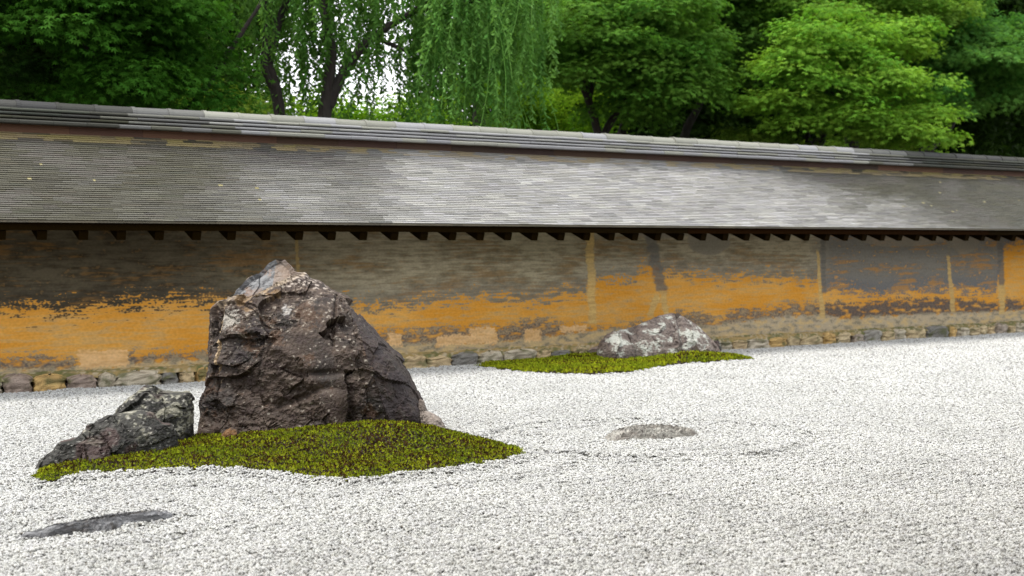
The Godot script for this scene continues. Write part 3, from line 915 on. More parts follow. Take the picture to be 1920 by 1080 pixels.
func foundation(wall: Node3D) -> void:
	var m := mat(Color.WHITE, 0.8, true)
	relief(m, 71, 0.04, 3.0, 0.8)
	var n1 := noise(72, 7.0, 4)
	var n2 := noise(73, 18.0, 4)
	var tones := [Color(0.54, 0.42, 0.24), Color(0.34, 0.32, 0.28), Color(0.60, 0.48, 0.29), Color(0.58, 0.44, 0.25), Color(0.22, 0.21, 0.19), Color(0.58, 0.38, 0.14), Color(0.42, 0.35, 0.28), Color(0.56, 0.49, 0.37), Color(0.36, 0.28, 0.23)]
	var u := U0
	var i := 0
	while u < U1:
		var w := rng.randf_range(0.15, 0.34) if rng.randf() < 0.75 else rng.randf_range(0.34, 0.52)
		var h := rng.randf_range(0.10, 0.148)
		var round_ := rng.randf_range(0.52, 0.95)
		var d := rng.randf_range(0.11, 0.15)
		var s := Soup.new()
		var tone: Color = tones[rng.randi() % tones.size()]
		var rows := 9
		var cs := 22
		var bulge := rng.randf_range(-0.012, 0.016)
		for r in rows:
			var t := float(r) / (rows - 1)
			for q in cs:
				var a := TAU * q / cs
				var ex := signf(cos(a)) * pow(absf(cos(a)), round_)
				var ez := signf(sin(a)) * pow(absf(sin(a)), round_)
				var shrink := 1.0 - 0.9 * pow(maxf((t - 0.72) / 0.28, 0.0), 2.4)
				var e := Vector3(u + w * 0.5, 0, 0) + Vector3(ex * w * 0.5, t * 1.0, ez * 0.1)
				var k := 1.0 + 0.34 * n1.get_noise_3d(e.x * 0.7, e.y * 0.4, e.z + i)
				s.v.append(Vector3(ex * w * 0.49 * shrink * k, lerpf(-0.03, h * (1.0 + 0.2 * n1.get_noise_3d(e.x, 0, e.z)), 1.0 - pow(1.0 - t, 1.3)), ez * d * 0.5 * shrink * k))
				var g := n2.get_noise_3d(e.x, e.y * 0.3, e.z)
				var c := tone.lerp(Color(tone.r * 0.45, tone.g * 0.43, tone.b * 0.40), clampf(0.4 + 1.6 * g, 0.0, 1.0))
				c = c.lerp(Color(0.09, 0.095, 0.03), 0.8 * smoothstep(0.20, 0.42, n1.get_noise_3d(e.x * 0.6, e.y * 0.15 + 4.0, e.z) + 0.22 * t - 0.05))
				s.c.append(c)
		s.grid(rows, cs, true, 0)
		var o := fast_part("foundation_stone", s.done(), m, wall)
		o.position = Vector3(u + w * 0.5, 0, -0.062 + bulge)
		o.rotation.y = rng.randf_range(-0.08, 0.08)
		u += w + rng.randf_range(0.0, 0.012)
		i += 1

func roof(wall: Node3D) -> void:
	# rafters
	var dark := mat(Color.WHITE, 0.8, true)
	dark.metallic_specular = 0.12
	relief(dark, 81, 0.03, 3.0, 0.3)
	var rs := Soup.new()
	rs.box(Vector3(-0.038, -0.040, -0.72), Vector3(0.040, 0.041, 0.0), Color(0.008, 0.0048, 0.0035))
	var rafter := rs.done()
	var k := -18
	while 2.208 + 0.33 * k < U1:
		var u := 2.208 + 0.33 * k
		k += 1
		if u < U0:
			continue
		var o := fast_part("rafter", rafter, dark, wall)
		o.position = Vector3(u + rng.randf_range(-0.008, 0.008), 1.361, 0.425)
		o.rotation.x = 0.34
	# boards on the rafters and along the eave
	var u2 := U0
	while u2 < U1:
		var l := 2.64
		var b := Soup.new()
		var f := rng.randf_range(0.8, 1.25)
		b.box(Vector3(0.002, 1.405, 0.40), Vector3(l - 0.002, 1.468, 0.465), Color(0.011 * f, 0.005 * f, 0.003 * f))
		var o := fast_part("eave_board", b.done(), dark, wall)
		o.position.x = u2
		u2 += l
	var so := Soup.new()
	so.quad(Vector3(U0, 1.425, 0.41), Vector3(U0, 1.665, -0.20), Vector3(U1, 1.665, -0.20), Vector3(U1, 1.425, 0.41), Color(0.035, 0.020, 0.013))
	part("roof_deck", so.done(), dark, wall)
	shingles(wall)
	ridge(wall)

func shingles(wall: Node3D) -> void:
	var s := Soup.new()
	var eave := Vector2(0.50, 1.487)
	var crown := Vector2(-0.315, 2.282)
	var along := (crown - eave)
	var courses := 42
	var up := Vector2(along.y, -along.x).normalized()     # out of the slope: (v, y)
	if up.y < 0.0:
		up = -up
	var zone := noise(91, 0.55, 3)
	var streak := noise(92, 2.2, 3)
	var moss := noise(93, 3.0, 4)
	for r in courses:
		var t0 := float(r) / courses
		var t1 := float(r + 1) / courses + 0.006
		var u := U0 + rng.randf() * 0.1
		while u < U1:
			var w := rng.randf_range(0.07, 0.26)
			var j := rng.randf_range(-0.0012, 0.0012)
			var lift := rng.randf_range(0.0100, 0.0125)
			var sag := 0.012 * sin(PI * t0)
			var a := eave + along * (t0 + j) - up * sag
			var b := eave + along * t1 - up * 0.012 * sin(PI * minf(t1, 1.0))
			var a2 := a + up * lift
			var b2 := b + up * 0.003
			# bleached middle and mossy ends, with sky sheen and tree shade painted in
			var z := zone.get_noise_2d(u, t0 * 2.0)
			var lean := u - 1.3 * (0.5 - t0)
			var open := smoothstep(2.6, 6.2, u + 1.0 * z - 1.2 * t0 + 0.35 * streak.get_noise_2d(u, t0 * 30.0)) * (1.0 - smoothstep(11.3, 14.6, lean + 1.0 * z + 2.2 * t0 + 0.8 * streak.get_noise_2d(u, t0 * 30.0)))
			var st := 0.75 * streak.get_noise_2d(u * 1.2, r * 9.7) + 0.5 * streak.get_noise_2d(u * 1.1 + 70.0, t0 * 7.0)
			var c := Color(0.056, 0.052, 0.035).lerp(Color(0.285, 0.28, 0.275), open)
			var f := 1.0 + (0.34 + 0.16 * open) * st + 0.22 * zone.get_noise_2d(u * 3.0, t0 * 9.0) + rng.randf_range(-0.025, 0.025) + rng.randf_range(-0.13, 0.13) * open
			c = Color(c.r * f, c.g * f, c.b * f * rng.randf_range(0.93, 1.03))
			var stain := smoothstep(0.10, 0.40, zone.get_noise_2d(u * 1.7 + 40.0, t0 * 3.0) + 0.4 * st) * 0.7
			c = c.lerp(Color(0.085, 0.078, 0.068), stain * (0.9 - 0.65 * open))
			var patch := exp(-pow((u - 4.6) / 0.7, 2.0) - pow((t0 - 0.80) / 0.13, 2.0)) + 0.8 * exp(-pow((u - 12.0) / 0.8, 2.0) - pow((t0 - 0.82) / 0.12, 2.0))
			c = c.lerp(Color(0.06, 0.055, 0.052), clampf(patch * (1.1 + 2.0 * st), 0.0, 0.92))
			var mm := moss.get_noise_2d(u, t0 * 1.5) + 0.5 * st
			if t0 > 0.90:
				c = c.lerp(Color(0.27, 0.21, 0.11), 0.75 * smoothstep(-0.35, 0.1, mm))
			var green := (1.0 - open) * smoothstep(0.86, 0.98, t0)
			c = c.lerp(Color(0.22, 0.19, 0.06), 0.7 * green * smoothstep(0.05, 0.3, mm))
			if rng.randf() < 0.012 * (1.0 - open):
				w = rng.randf_range(0.015, 0.05)
				c = Color(0.26, 0.23, 0.11)      # a fleck of lichen
			var p0 := Vector3(u, a.y, a.x)
			var p1 := Vector3(u, a2.y, a2.x)
			var p2 := Vector3(u, b2.y, b2.x)
			var q := Vector3(w - 0.0015, 0, 0)
			s.quad(p1, p2, p2 + q, p1 + q, c)
			s.quad(p0, p1, p1 + q, p0 + q, Color(c.r * 0.55, c.g * 0.52, c.b * 0.48))
			u += w
	# the built-up edge of the eave
	var u3 := U0
	while u3 < U1:
		var w := rng.randf_range(0.1, 0.3)
		var f := rng.randf_range(0.8, 1.2)
		s.box(Vector3(u3, 1.470, 0.36), Vector3(u3 + w - 0.001, 1.486, 0.499 + rng.randf_range(-0.002, 0.002)), Color(0.10 * f, 0.085 * f, 0.055 * f))
		u3 += w
	# the far slope, plain courses
	for r in 12:
		var t0 := r / 12.0
		var t1 := (r + 1) / 12.0
		var a := eave.lerp(crown, t0) + up * 0.012
		var b := eave.lerp(crown, t1)
		s.quad(Vector3(U1, a.y, -0.9 - a.x), Vector3(U1, b.y, -0.9 - b.x), Vector3(U0, b.y, -0.9 - b.x), Vector3(U0, a.y, -0.9 - a.x), Color(0.2, 0.19, 0.16))
	var m := mat(Color.WHITE, 0.55, true)
	relief(m, 95, 0.03, 4.0, 0.25)
	part("shingles", s.done(), m, wall, true)

func arch(l: float, half: float, rise: float, col: Color) -> ArrayMesh:
	# half-round cap tile with a slightly larger lip at one end
	var s := Soup.new()
	var rows := [[0.0, 1.0], [l * 0.10, 1.0], [l * 0.101, 0.93], [l * 0.999, 0.93]]
	for r in rows:
		for q in 13:
			var a := PI * q / 12.0
			s.v.append(Vector3(r[0], sin(a) * rise * r[1], cos(a) * half * r[1]))
			s.c.append(col)
	s.grid(4, 13, false, 0)
	for q in 12:
		s.tri(Vector3.ZERO, s.v[q], s.v[q + 1], col)
	return s.done()

func tier(u: float) -> int:
	# end tiles darker: tree shade painted into the tone, along with moss
	var v := smoothstep(1.8, 5.2, u) * (1.0 - smoothstep(11.5, 15.0, u)) + rng.randf_range(-0.09, 0.09)
	return (0 if v > 0.70 else 12 if v > 0.30 else 6) + rng.randi() % 6

func ridge(wall: Node3D) -> void:
	var m := mat(Color.WHITE, 0.62, true)
	m.metallic_specular = 0.2
	relief(m, 97, 0.03, 3.0, 0.35)
	var wood := mat(Color.WHITE, 0.75, true)
	var tone := func() -> Color:
		var f: float = rng.randf_range(0.85, 1.12)
		var w: float = rng.randf()
		if w < 0.22:
			return Color(0.23 * f, 0.23 * f, 0.20 * f)
		if w < 0.34:
			return Color(0.28 * f, 0.28 * f, 0.265 * f)
		return Color(0.25 * f, 0.25 * f, 0.255 * f)
	# red-brown board under the tiles
	var u := U0
	while u < U1:
		var l := 0.66
		var b := Soup.new()
		var f := rng.randf_range(0.6, 1.5) * (1.0 if u > 4.5 and u < 13.0 else 2.0)
		b.box(Vector3(0.001, 2.25, -0.60), Vector3(l - 0.001, 2.352, -0.305), Color(0.034 * f, 0.014 * f, 0.006 * f))
		var o := fast_part("ridge_board", b.done(), wood, wall)
		o.position.x = u
		u += l
	# courses of flat tiles: bottom, top, half depth, tile length
	var layers := [[2.353, 2.398, 0.235, 0.29, "eave_tile"], [2.402, 2.432, 0.185, 0.34, "ridge_tile"], [2.438, 2.466, 0.172, 0.34, "ridge_tile"], [2.472, 2.500, 0.160, 0.34, "ridge_tile"]]
	for row in layers:
		var l: float = row[3]
		u = U0 - rng.randf() * l
		var shapes: Array[ArrayMesh] = []
		for k in 18:
			var b := Soup.new()
			var c: Color = tone.call()
			if k >= 12:
				c = Color(c.r * 0.50, c.g * 0.50, c.b * 0.475)
			elif k >= 6:
				c = Color(c.r * 0.21, c.g * 0.215, c.b * 0.18)      # end tiles: moss plus painted tree shade
			var d: float = row[2] + rng.randf_range(-0.004, 0.004)
			var y0: float = row[0]
			var y1: float = row[1] + rng.randf_range(-0.002, 0.002)
			# sloping front with a rounded nose
			for side in [1.0, -1.0]:
				var pts := [Vector2(0.0, y0), Vector2(d - 0.006, y0), Vector2(d, y0 + 0.006), Vector2(d, y0 + (y1 - y0) * 0.55), Vector2(d - 0.006, y0 + (y1 - y0) * 0.72), Vector2(0.10, y1 + 0.004)]
				for i in pts.size() - 1:
					var p: Vector2 = pts[i]
					var q: Vector2 = pts[i + 1]
					b.quad(Vector3(0.0015, p.y, p.x * side), Vector3(0.0015, q.y, q.x * side), Vector3(l - 0.0015, q.y, q.x * side), Vector3(l - 0.0015, p.y, p.x * side), c)
				for x in [0.0015, l - 0.0015]:
					for i in range(1, pts.size() - 1):
						b.tri(Vector3(x, pts[0].y, pts[0].x * side), Vector3(x, pts[i].y, pts[i].x * side), Vector3(x, pts[i + 1].y, pts[i + 1].x * side), c)
			shapes.append(b.done())
		while u < U1:
			var o := fast_part(row[4], shapes[tier(u)], m, wall)
			o.position = Vector3(u, rng.randf_range(-0.0015, 0.0015), -0.45 + rng.randf_range(-0.003, 0.003))
			u += l
	var caps: Array[ArrayMesh] = []
	for k in 18:
		var c: Color = tone.call()
		var f := 1.0 if k < 6 else 0.20 if k < 12 else 0.50
		caps.append(arch(0.345, 0.115, 0.082, Color(c.r * f, c.g * f, c.b * f * (0.94 if k >= 6 else 1.0))))
	u = U0
	while u < U1:
		var o := fast_part("ridge_cap_tile", caps[tier(u)], m, wall)
		o.position = Vector3(u, 2.4995 + rng.randf_range(-0.003, 0.003), -0.45 + rng.randf_range(-0.004, 0.004))
		o.rotation.z = rng.randf_range(-0.006, 0.006)
		u += 0.342
	var core := Soup.new()
	core.box(Vector3(U0, 2.2, -0.57), Vector3(U1, 2.497, -0.33), Color(0.05, 0.05, 0.05))
	part("ridge_bedding", core.done(), mat(Color(0.10, 0.09, 0.08), 0.95), wall)

# ------------------------------------------------------------------ trees
var leaf_mats := {}

func leaf_mat(key: String) -> StandardMaterial3D:
	if not leaf_mats.has(key):
		var m := mat(Color.WHITE, 0.55, true)
		m.metallic_specular = 0.14
		m.backlight_enabled = true
		m.backlight = Color(1.0, 1.0, 0.8)
		leaf_mats[key] = m
	return leaf_mats[key]

func palmate(s: Soup, at: Vector3, b: Basis, r: float, col: Color) -> void:
	var base := at
	for i in 5:
		var a := deg_to_rad([-105.0, -52.0, 0.0, 52.0, 105.0][i])
		var l: float = r * [0.62, 0.92, 1.0, 0.92, 0.62][i]
		var d := b * Vector3(sin(a), 0, -cos(a))
		var sd := b * Vector3(cos(a), 0, sin(a))
		var dn := b * Vector3(0, -1, 0)
		var mid := base + d * l * 0.45 + dn * l * 0.03
		var tip := base + d * l + dn * l * 0.22
		s.tri(base, mid + sd * l * 0.17, tip, col)
		s.tri(base, tip, mid - sd * l * 0.17, col)

func oval(s: Soup, at: Vector3, d: Vector3, side: Vector3, l: float, w: float, col: Color) -> void:
	var up := d.cross(side).normalized()
	var mid := at + d * l * 0.5 + up * l * 0.06
	var tip := at + d * l
	s.tri(at, mid + side * w, mid - up * l * 0.06, col)
	s.tri(mid + side * w, tip, mid - up * l * 0.06, col)
	s.tri(at, mid - up * l * 0.06, mid - side * w, col)
	s.tri(mid - side * w, mid - up * l * 0.06, tip, col)

func maple_spray(size: float) -> ArrayMesh:
	var s := Soup.new()
	for i in 17:
		var a := rng.randf_range(-1.15, 1.15)
		var r := 0.30 * sqrt(rng.randf())
		var p := Vector3(sin(a) * r, rng.randf_range(-0.03, 0.03) - r * r * 0.8, -cos(a) * r)
		var b := Basis(Vector3.UP, -a + rng.randf_range(-0.6, 0.6)) * Basis(Vector3(1, 0, 0), rng.randf_range(-0.75, 0.35)) * Basis(Vector3(0, 0, 1), rng.randf_range(-0.5, 0.5))
		var f := rng.randf_range(0.6, 1.45)
		palmate(s, p, b, size * rng.randf_range(0.75, 1.2), Color(f * rng.randf_range(0.9, 1.15), f, f * 0.95))
	for k in 3:
		var a := -0.6 + 0.6 * k
		var tip := Vector3(sin(a) * 0.27, -0.05, -cos(a) * 0.27)
		s.tri(Vector3(0.002, 0, 0), tip, Vector3(-0.002, 0, 0), Color(0.5, 0.3, 0.3))
	return s.done()

func oval_spray(size: float) -> ArrayMesh:
	var s := Soup.new()
	for i in 18:
		var a := rng.randf() * TAU
		var p := Vector3(rng.randfn() * 0.11, rng.randfn() * 0.09, rng.randfn() * 0.11)
		var d := Vector3(cos(a), rng.randf_range(-1.1, 0.3), sin(a)).normalized()
		var side := d.cross(Vector3(rng.randfn(), rng.randfn(), rng.randfn())).normalized()
		var f := rng.randf_range(0.7, 1.3)
		oval(s, p, d, side, size * rng.randf_range(0.8, 1.25), size * 0.22, Color(f, f, f))
	return s.done()

func weeping_strand(length: float, leafy: float = 1.0) -> ArrayMesh:
	var s := Soup.new()
	var p := Vector3.ZERO
	var d := Vector3(0.12, -1, 0.05).normalized()
	var k := 0
	while -p.y < length:
		var q := p + d * 0.035
		var side := Vector3(0.0030, 0, 0.0018)
		s.quad(p - side, p + side, q + side, q - side, Color(2.6, 1.05, 2.2))
		d = (d + Vector3(rng.randf_range(-0.08, 0.08), -0.06, rng.randf_range(-0.08, 0.08))).normalized()
		p = q
		for m in (2 if rng.randf() < 0.5 else 1):
			if rng.randf() > leafy:
				continue
			var a := k * 2.4 + rng.randf_range(-0.5, 0.5) + m * PI
			var ld := Vector3(cos(a), rng.randf_range(-1.5, -0.4), sin(a)).normalized()
			var ls := ld.cross(Vector3(rng.randfn() * 0.6, 1.0, rng.randfn() * 0.6)).normalized()
			var f := rng.randf_range(0.65, 1.35)
			var col := Color(f * 1.0, f, f * 0.95)
			if rng.randf() < 0.012:
				col = Color(5.5, 2.6, 0.4)
			oval(s, p, ld, ls, rng.randf_range(0.06, 0.10), 0.017, col)
		k += 1
	return s.done()

func pads(parent: Node3D, mesh: ArrayMesh, key: String, list: Array, c1: Color, c2: Color, droop: float, tilt: float, scale_by: float, called: String = "crown") -> void:
	# list: [centre (in the wall's frame), rx, ry, rz, how many]
	var where: Array[Transform3D] = []
	var tint := PackedColorArray()
	var inv := parent.transform.affine_inverse()
	for p in list:
		var c: Vector3 = p[0]
		var warm := rng.randf_range(-0.35, 0.35)
		for i in int(p[4]):
			var a := rng.randf() * TAU
			var r := sqrt(rng.randf())
			var off := Vector3(cos(a) * r * p[1], 0, sin(a) * r * p[3])
			off.y = p[2] * (rng.randf_range(-1.0, 0.35) * (1.0 - 0.6 * r * r)) - droop * r * r
			var w := to_world(c.x + off.x, c.y + off.y, c.z + off.z)
			var yaw := atan2(-off.x, -off.z) + TURN + rng.randf_range(-1.0, 1.0)
			var b := Basis(Vector3.UP, yaw) * Basis(Vector3(1, 0, 0), rng.randf_range(-tilt, tilt * 0.5)) * Basis(Vector3(0, 0, 1), rng.randf_range(-tilt, tilt) * 0.7)
			where.append(inv * Transform3D(b.scaled(Vector3.ONE * scale_by * rng.randf_range(0.75, 1.25)), w))
			var k := clampf(0.5 + warm + rng.randf_range(-0.3, 0.3), 0.0, 1.0)
			var col := c1.lerp(c2, k)
			var f := rng.randf_range(0.8, 1.2)
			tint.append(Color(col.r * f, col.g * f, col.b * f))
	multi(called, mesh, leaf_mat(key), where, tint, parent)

func random_pads(n: int, c: Vector3, r: Vector3, pr: Vector2, thick: float, each: int, sd: int) -> Array:
	# flattened clumps scattered through a rounded crown
	var g := RandomNumberGenerator.new()
	g.seed = sd
	var list := []
	for i in n:
		var d := Vector3(g.randfn(), g.randfn(), g.randfn()).normalized() * pow(g.randf(), 0.4)
		var s := g.randf_range(pr.x, pr.y)
		list.append([c + d * r, s, thick * g.randf_range(0.7, 1.3), s * g.randf_range(0.7, 1.1), int(each * s * s / (pr.y * pr.y))])
	return list

func trunk(parent: Node3D, limbs: Array, col: Color) -> void:
	# limbs: [points in the wall's frame, radii]
	var s := Soup.new()
	var bark := noise(121, 5.0, 4)
	var inv := parent.transform.affine_inverse()
	for l in limbs:
		var pts := []
		for p in l[0]:
			pts.append(inv * to_world(p.x, p.y, p.z))
		tube(s, pts, l[1], 12, 0.35, col, bark)
	var m := mat(Color.WHITE, 0.9, true)
	part("trunk", s.done(), m, parent)

func tree(called: String, label: String, category: String, u: float, v: float) -> Node3D:
	return thing(called, label, category, to_world(u, 0, v), 0.0, "bushes behind the wall" if category == "bush" else "trees behind the wall")

func build_trees() -> void:
	var bark := Color(0.022, 0.017, 0.014)
	var maple := maple_spray(0.050)
	var maple_big := maple_spray(0.058)
	var ovals := oval_spray(0.075)
	var strand := weeping_strand(1.15)
	var strand_b := weeping_strand(0.8)
	# far shade trees that close the view on the left and on the right
	var fars := [[2.6, -8.5, "dense blackish evergreen tree behind the leftmost maples"], [5.1, -9.0, "dark evergreen tree behind the right side of the deep green left maple"], [7.1, -12.5, "thin far tree at the left edge of the sky gap"], [13.6, -9.5, "far tree behind the bright weeping curtain"], [16.2, -9.0, "far dark tree behind the forked middle maple"], [19.0, -9.0, "far dark tree just left of the bright maple's crown"], [22.3, -9.0, "far dark tree behind the bright maple's crown"], [25.6, -9.5, "far dark tree behind the leaning trunk at the right"], [28.6, -9.0, "far blackish tree at the right edge above the wall"], [33.0, -10.0, "shaded tree beyond the right end of the wall"], [20.2, -4.8, "blackish shaded tree just behind the wall at the right edge"]]
	var n := 0
	for f in fars:
		var t := tree("shade_tree", f[2], "tree", f[0], f[1])
		trunk(t, [[[Vector3(f[0], -0.1, f[1]), Vector3(f[0] + 0.2, 2.5, f[1]), Vector3(f[0], 7.0, f[1])], [0.24, 0.18, 0.05]], [[Vector3(f[0] + 0.2, 2.6, f[1]), Vector3(f[0] - 1.6, 4.6, f[1] + 0.4)], [0.1, 0.03]], [[Vector3(f[0] + 0.2, 3.0, f[1]), Vector3(f[0] + 1.8, 5.2, f[1] + 0.3)], [0.1, 0.03]]], bark)
		var dense := 0.30 if n == 2 else 1.0
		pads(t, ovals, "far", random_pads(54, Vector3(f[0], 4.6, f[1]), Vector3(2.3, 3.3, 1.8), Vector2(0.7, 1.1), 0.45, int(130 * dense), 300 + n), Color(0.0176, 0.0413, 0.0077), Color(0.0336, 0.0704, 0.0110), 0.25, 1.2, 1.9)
		n += 1
	# left maple
	var a := tree("maple_tree", "deep green maple at the left with drooping star-shaped leaves", "tree", 4.15, -2.4)
	trunk(a, [[[Vector3(4.15, -0.1, -2.6), Vector3(4.0, 1.8, -2.5), Vector3(3.7, 3.0, -2.3), Vector3(3.0, 4.6, -2.1)], [0.11, 0.08, 0.06, 0.03]], [[Vector3(3.95, 2.2, -2.5), Vector3(4.6, 3.2, -2.2), Vector3(5.2, 4.2, -2.0)], [0.05, 0.035, 0.015]], [[Vector3(3.8, 2.8, -2.4), Vector3(3.0, 3.4, -1.8), Vector3(2.4, 3.5, -1.5)], [0.04, 0.025, 0.01]]], bark)
	pads(a, maple, "maple", random_pads(44, Vector3(3.55, 3.75, -1.9), Vector3(1.35, 0.95, 0.7), Vector2(0.35, 0.6), 0.14, 75, 21), Color(0.032, 0.119, 0.011), Color(0.068, 0.187, 0.022), 0.18, 0.7, 1.0)
	var a2 := tree("maple_tree", "blackish green maple in the top left corner above the wall", "tree", 1.2, -2.6)
	trunk(a2, [[[Vector3(1.2, -0.1, -2.8), Vector3(1.4, 2.0, -2.7), Vector3(2.0, 4.8, -2.4)], [0.12, 0.09, 0.04]], [[Vector3(1.5, 2.4, -2.7), Vector3(0.6, 4.4, -2.5)], [0.06, 0.03]]], bark)
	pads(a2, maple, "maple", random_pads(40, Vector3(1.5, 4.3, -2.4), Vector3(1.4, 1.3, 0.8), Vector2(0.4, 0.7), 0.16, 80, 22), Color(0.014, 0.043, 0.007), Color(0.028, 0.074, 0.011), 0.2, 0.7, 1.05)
	# two cherries with dark trunks, and their weeping curtains
	var b := tree("cherry_tree", "slim crooked dark trunk of a weeping cherry, left of the forked one", "tree", 5.46, -2.5)
	trunk(b, [[[Vector3(5.50, -0.1, -2.5), Vector3(5.50, 2.4, -2.5), Vector3(5.42, 3.1, -2.5), Vector3(5.33, 3.45, -2.55), Vector3(5.42, 3.75, -2.5), Vector3(5.30, 4.3, -2.5), Vector3(5.25, 5.4, -2.5)], [0.075, 0.075, 0.07, 0.065, 0.07, 0.045, 0.03]], [[Vector3(5.42, 3.75, -2.5), Vector3(5.62, 4.3, -2.4), Vector3(6.0, 5.0, -2.3)], [0.05, 0.04, 0.025]], [[Vector3(5.42, 3.1, -2.5), Vector3(5.25, 3.3, -2.4), Vector3(5.2, 3.8, -2.2)], [0.045, 0.035, 0.02]]], bark)
	var c := tree("cherry_tree", "forked stout dark trunk of a weeping cherry, in front of the bright sky gap", "tree", 5.89, -2.2)
	trunk(c, [[[Vector3(5.92, -0.1, -2.2), Vector3(5.92, 2.5, -2.2), Vector3(5.94, 3.0, -2.2), Vector3(6.0, 3.5, -2.2), Vector3(5.93, 4.2, -2.25), Vector3(5.98, 5.6, -2.3)], [0.105, 0.105, 0.095, 0.065, 0.055, 0.04]], [[Vector3(5.96, 2.9, -2.2), Vector3(6.16, 3.35, -2.15), Vector3(6.5, 3.75, -2.1), Vector3(7.1, 4.15, -2.0), Vector3(7.9, 4.7, -1.9)], [0.065, 0.055, 0.04, 0.03, 0.018]], [[Vector3(6.5, 3.75, -2.1), Vector3(7.0, 3.55, -2.0), Vector3(7.5, 3.3, -1.9)], [0.03, 0.022, 0.012]], [[Vector3(7.0, 4.1, -2.0), Vector3(7.7, 4.25, -1.6), Vector3(8.4, 4.6, -1.4)], [0.04, 0.03, 0.02]]], bark)
	var lists := [[b, 130, 4.6, 6.2, -2.9, -1.9, 4.1, 5.6], [c, 225, 5.4, 7.2, -3.4, -1.6, 3.75, 5.8]]
	for l in lists:
		curtain(l[0], [strand, strand_b], l[1], l[2], l[3], l[4], l[5], l[6], l[7], Color(0.058, 0.160, 0.029), Color(0.123, 0.254, 0.052))
	var w := tree("weeping_cherry", "weeping cherry whose bright leafy curtain hangs low over the wall", "tree", 8.3, -2.0)
	trunk(w, [[[Vector3(8.5, -0.1, -2.9), Vector3(8.4, 2.4, -2.8), Vector3(8.1, 4.2, -2.5), Vector3(8.0, 5.6, -2.2)], [0.12, 0.10, 0.07, 0.04]], [[Vector3(8.2, 3.8, -2.6), Vector3(7.5, 4.9, -2.0), Vector3(7.0, 5.3, -1.7)], [0.05, 0.035, 0.02]], [[Vector3(8.1, 4.2, -2.5), Vector3(8.8, 5.0, -1.9), Vector3(9.2, 5.1, -1.6)], [0.05, 0.03, 0.02]]], bark)
	curtain(w, [strand, strand_b, weeping_strand(1.5, 0.12)], 470, 6.9, 8.5, -2.4, -1.1, 3.55, 5.6, Color(0.080, 0.217, 0.041), Color(0.181, 0.362, 0.087))
	# middle maple
	var d := tree("maple_tree", "maple with a forked dark trunk and layered leaves, right of the weeping curtain", "tree", 10.5, -3.0)
	trunk(d, [[[Vector3(10.55, -0.1, -3.0), Vector3(10.5, 2.4, -3.0), Vector3(10.42, 2.9, -3.0), Vector3(10.2, 3.3, -2.9), Vector3(10.0, 3.6, -2.8), Vector3(9.7, 4.3, -2.6)], [0.11, 0.10, 0.09, 0.06, 0.05, 0.03]], [[Vector3(10.45, 2.7, -3.0), Vector3(10.8, 3.3, -2.9), Vector3(11.3, 3.9, -2.8), Vector3(12.0, 4.6, -2.7)], [0.06, 0.045, 0.035, 0.02]], [[Vector3(10.2, 3.3, -2.9), Vector3(10.3, 4.2, -2.7), Vector3(10.6, 5.2, -2.6)], [0.05, 0.035, 0.02]]], bark)
	pads(d, maple, "maple", random_pads(46, Vector3(10.7, 4.35, -2.7), Vector3(1.5, 1.05, 0.8), Vector2(0.4, 0.75), 0.13, 95, 23) + [[Vector3(10.3, 3.85, -2.2), 0.7, 0.12, 0.5, 120], [Vector3(11.2, 3.55, -2.1), 0.6, 0.12, 0.5, 100], [Vector3(10.0, 4.2, -2.1), 0.55, 0.12, 0.5, 90], [Vector3(9.6, 4.5, -2.3), 0.5, 0.12, 0.5, 80], [Vector3(11.3, 4.25, -2.2), 0.6, 0.12, 0.5, 90]], Color(0.065, 0.189, 0.023), Color(0.160, 0.319, 0.049), 0.16, 0.65, 1.0)
	for q in [[11.35, -3.6, "thin dark stem leaning right, behind the forked middle maple"], [12.4, -3.4, "thick dark stem just left of the bright maple"]]:
		var t := tree("maple_tree", q[2], "tree", q[0], q[1])
		trunk(t, [[[Vector3(q[0], -0.1, q[1]), Vector3(q[0] - 0.1, 2.6, q[1]), Vector3(q[0] + 0.3, 3.6, q[1]), Vector3(q[0] + 0.5, 5.2, q[1])], [0.11, 0.08, 0.06, 0.03]]], bark)
		pads(t, maple, "maple", random_pads(30, Vector3(q[0] + 0.3, 4.9, q[1]), Vector3(1.4, 1.1, 0.8), Vector2(0.5, 0.8), 0.14, 80, 40 + int(q[0])), Color(0.043, 0.116, 0.017), Color(0.094, 0.196, 0.029), 0.16, 0.7, 1.0)
	# the bright maple
	var e := tree("maple_tree", "bright yellow-green maple bending over the wall at the right", "tree", 14.1, -2.6)
	trunk(e, [[[Vector3(14.2, -0.1, -2.7), Vector3(14.1, 2.4, -2.6), Vector3(14.4, 3.0, -2.5), Vector3(14.2, 3.9, -2.2), Vector3(13.8, 4.6, -2.0)], [0.15, 0.13, 0.10, 0.06, 0.03]], [[Vector3(14.2, 2.6, -2.6), Vector3(13.5, 3.0, -2.0), Vector3(12.9, 3.3, -1.7)], [0.06, 0.04, 0.02]], [[Vector3(14.4, 3.0, -2.5), Vector3(15.0, 3.6, -2.1), Vector3(15.5, 4.2, -1.9)], [0.06, 0.04, 0.02]]], bark)
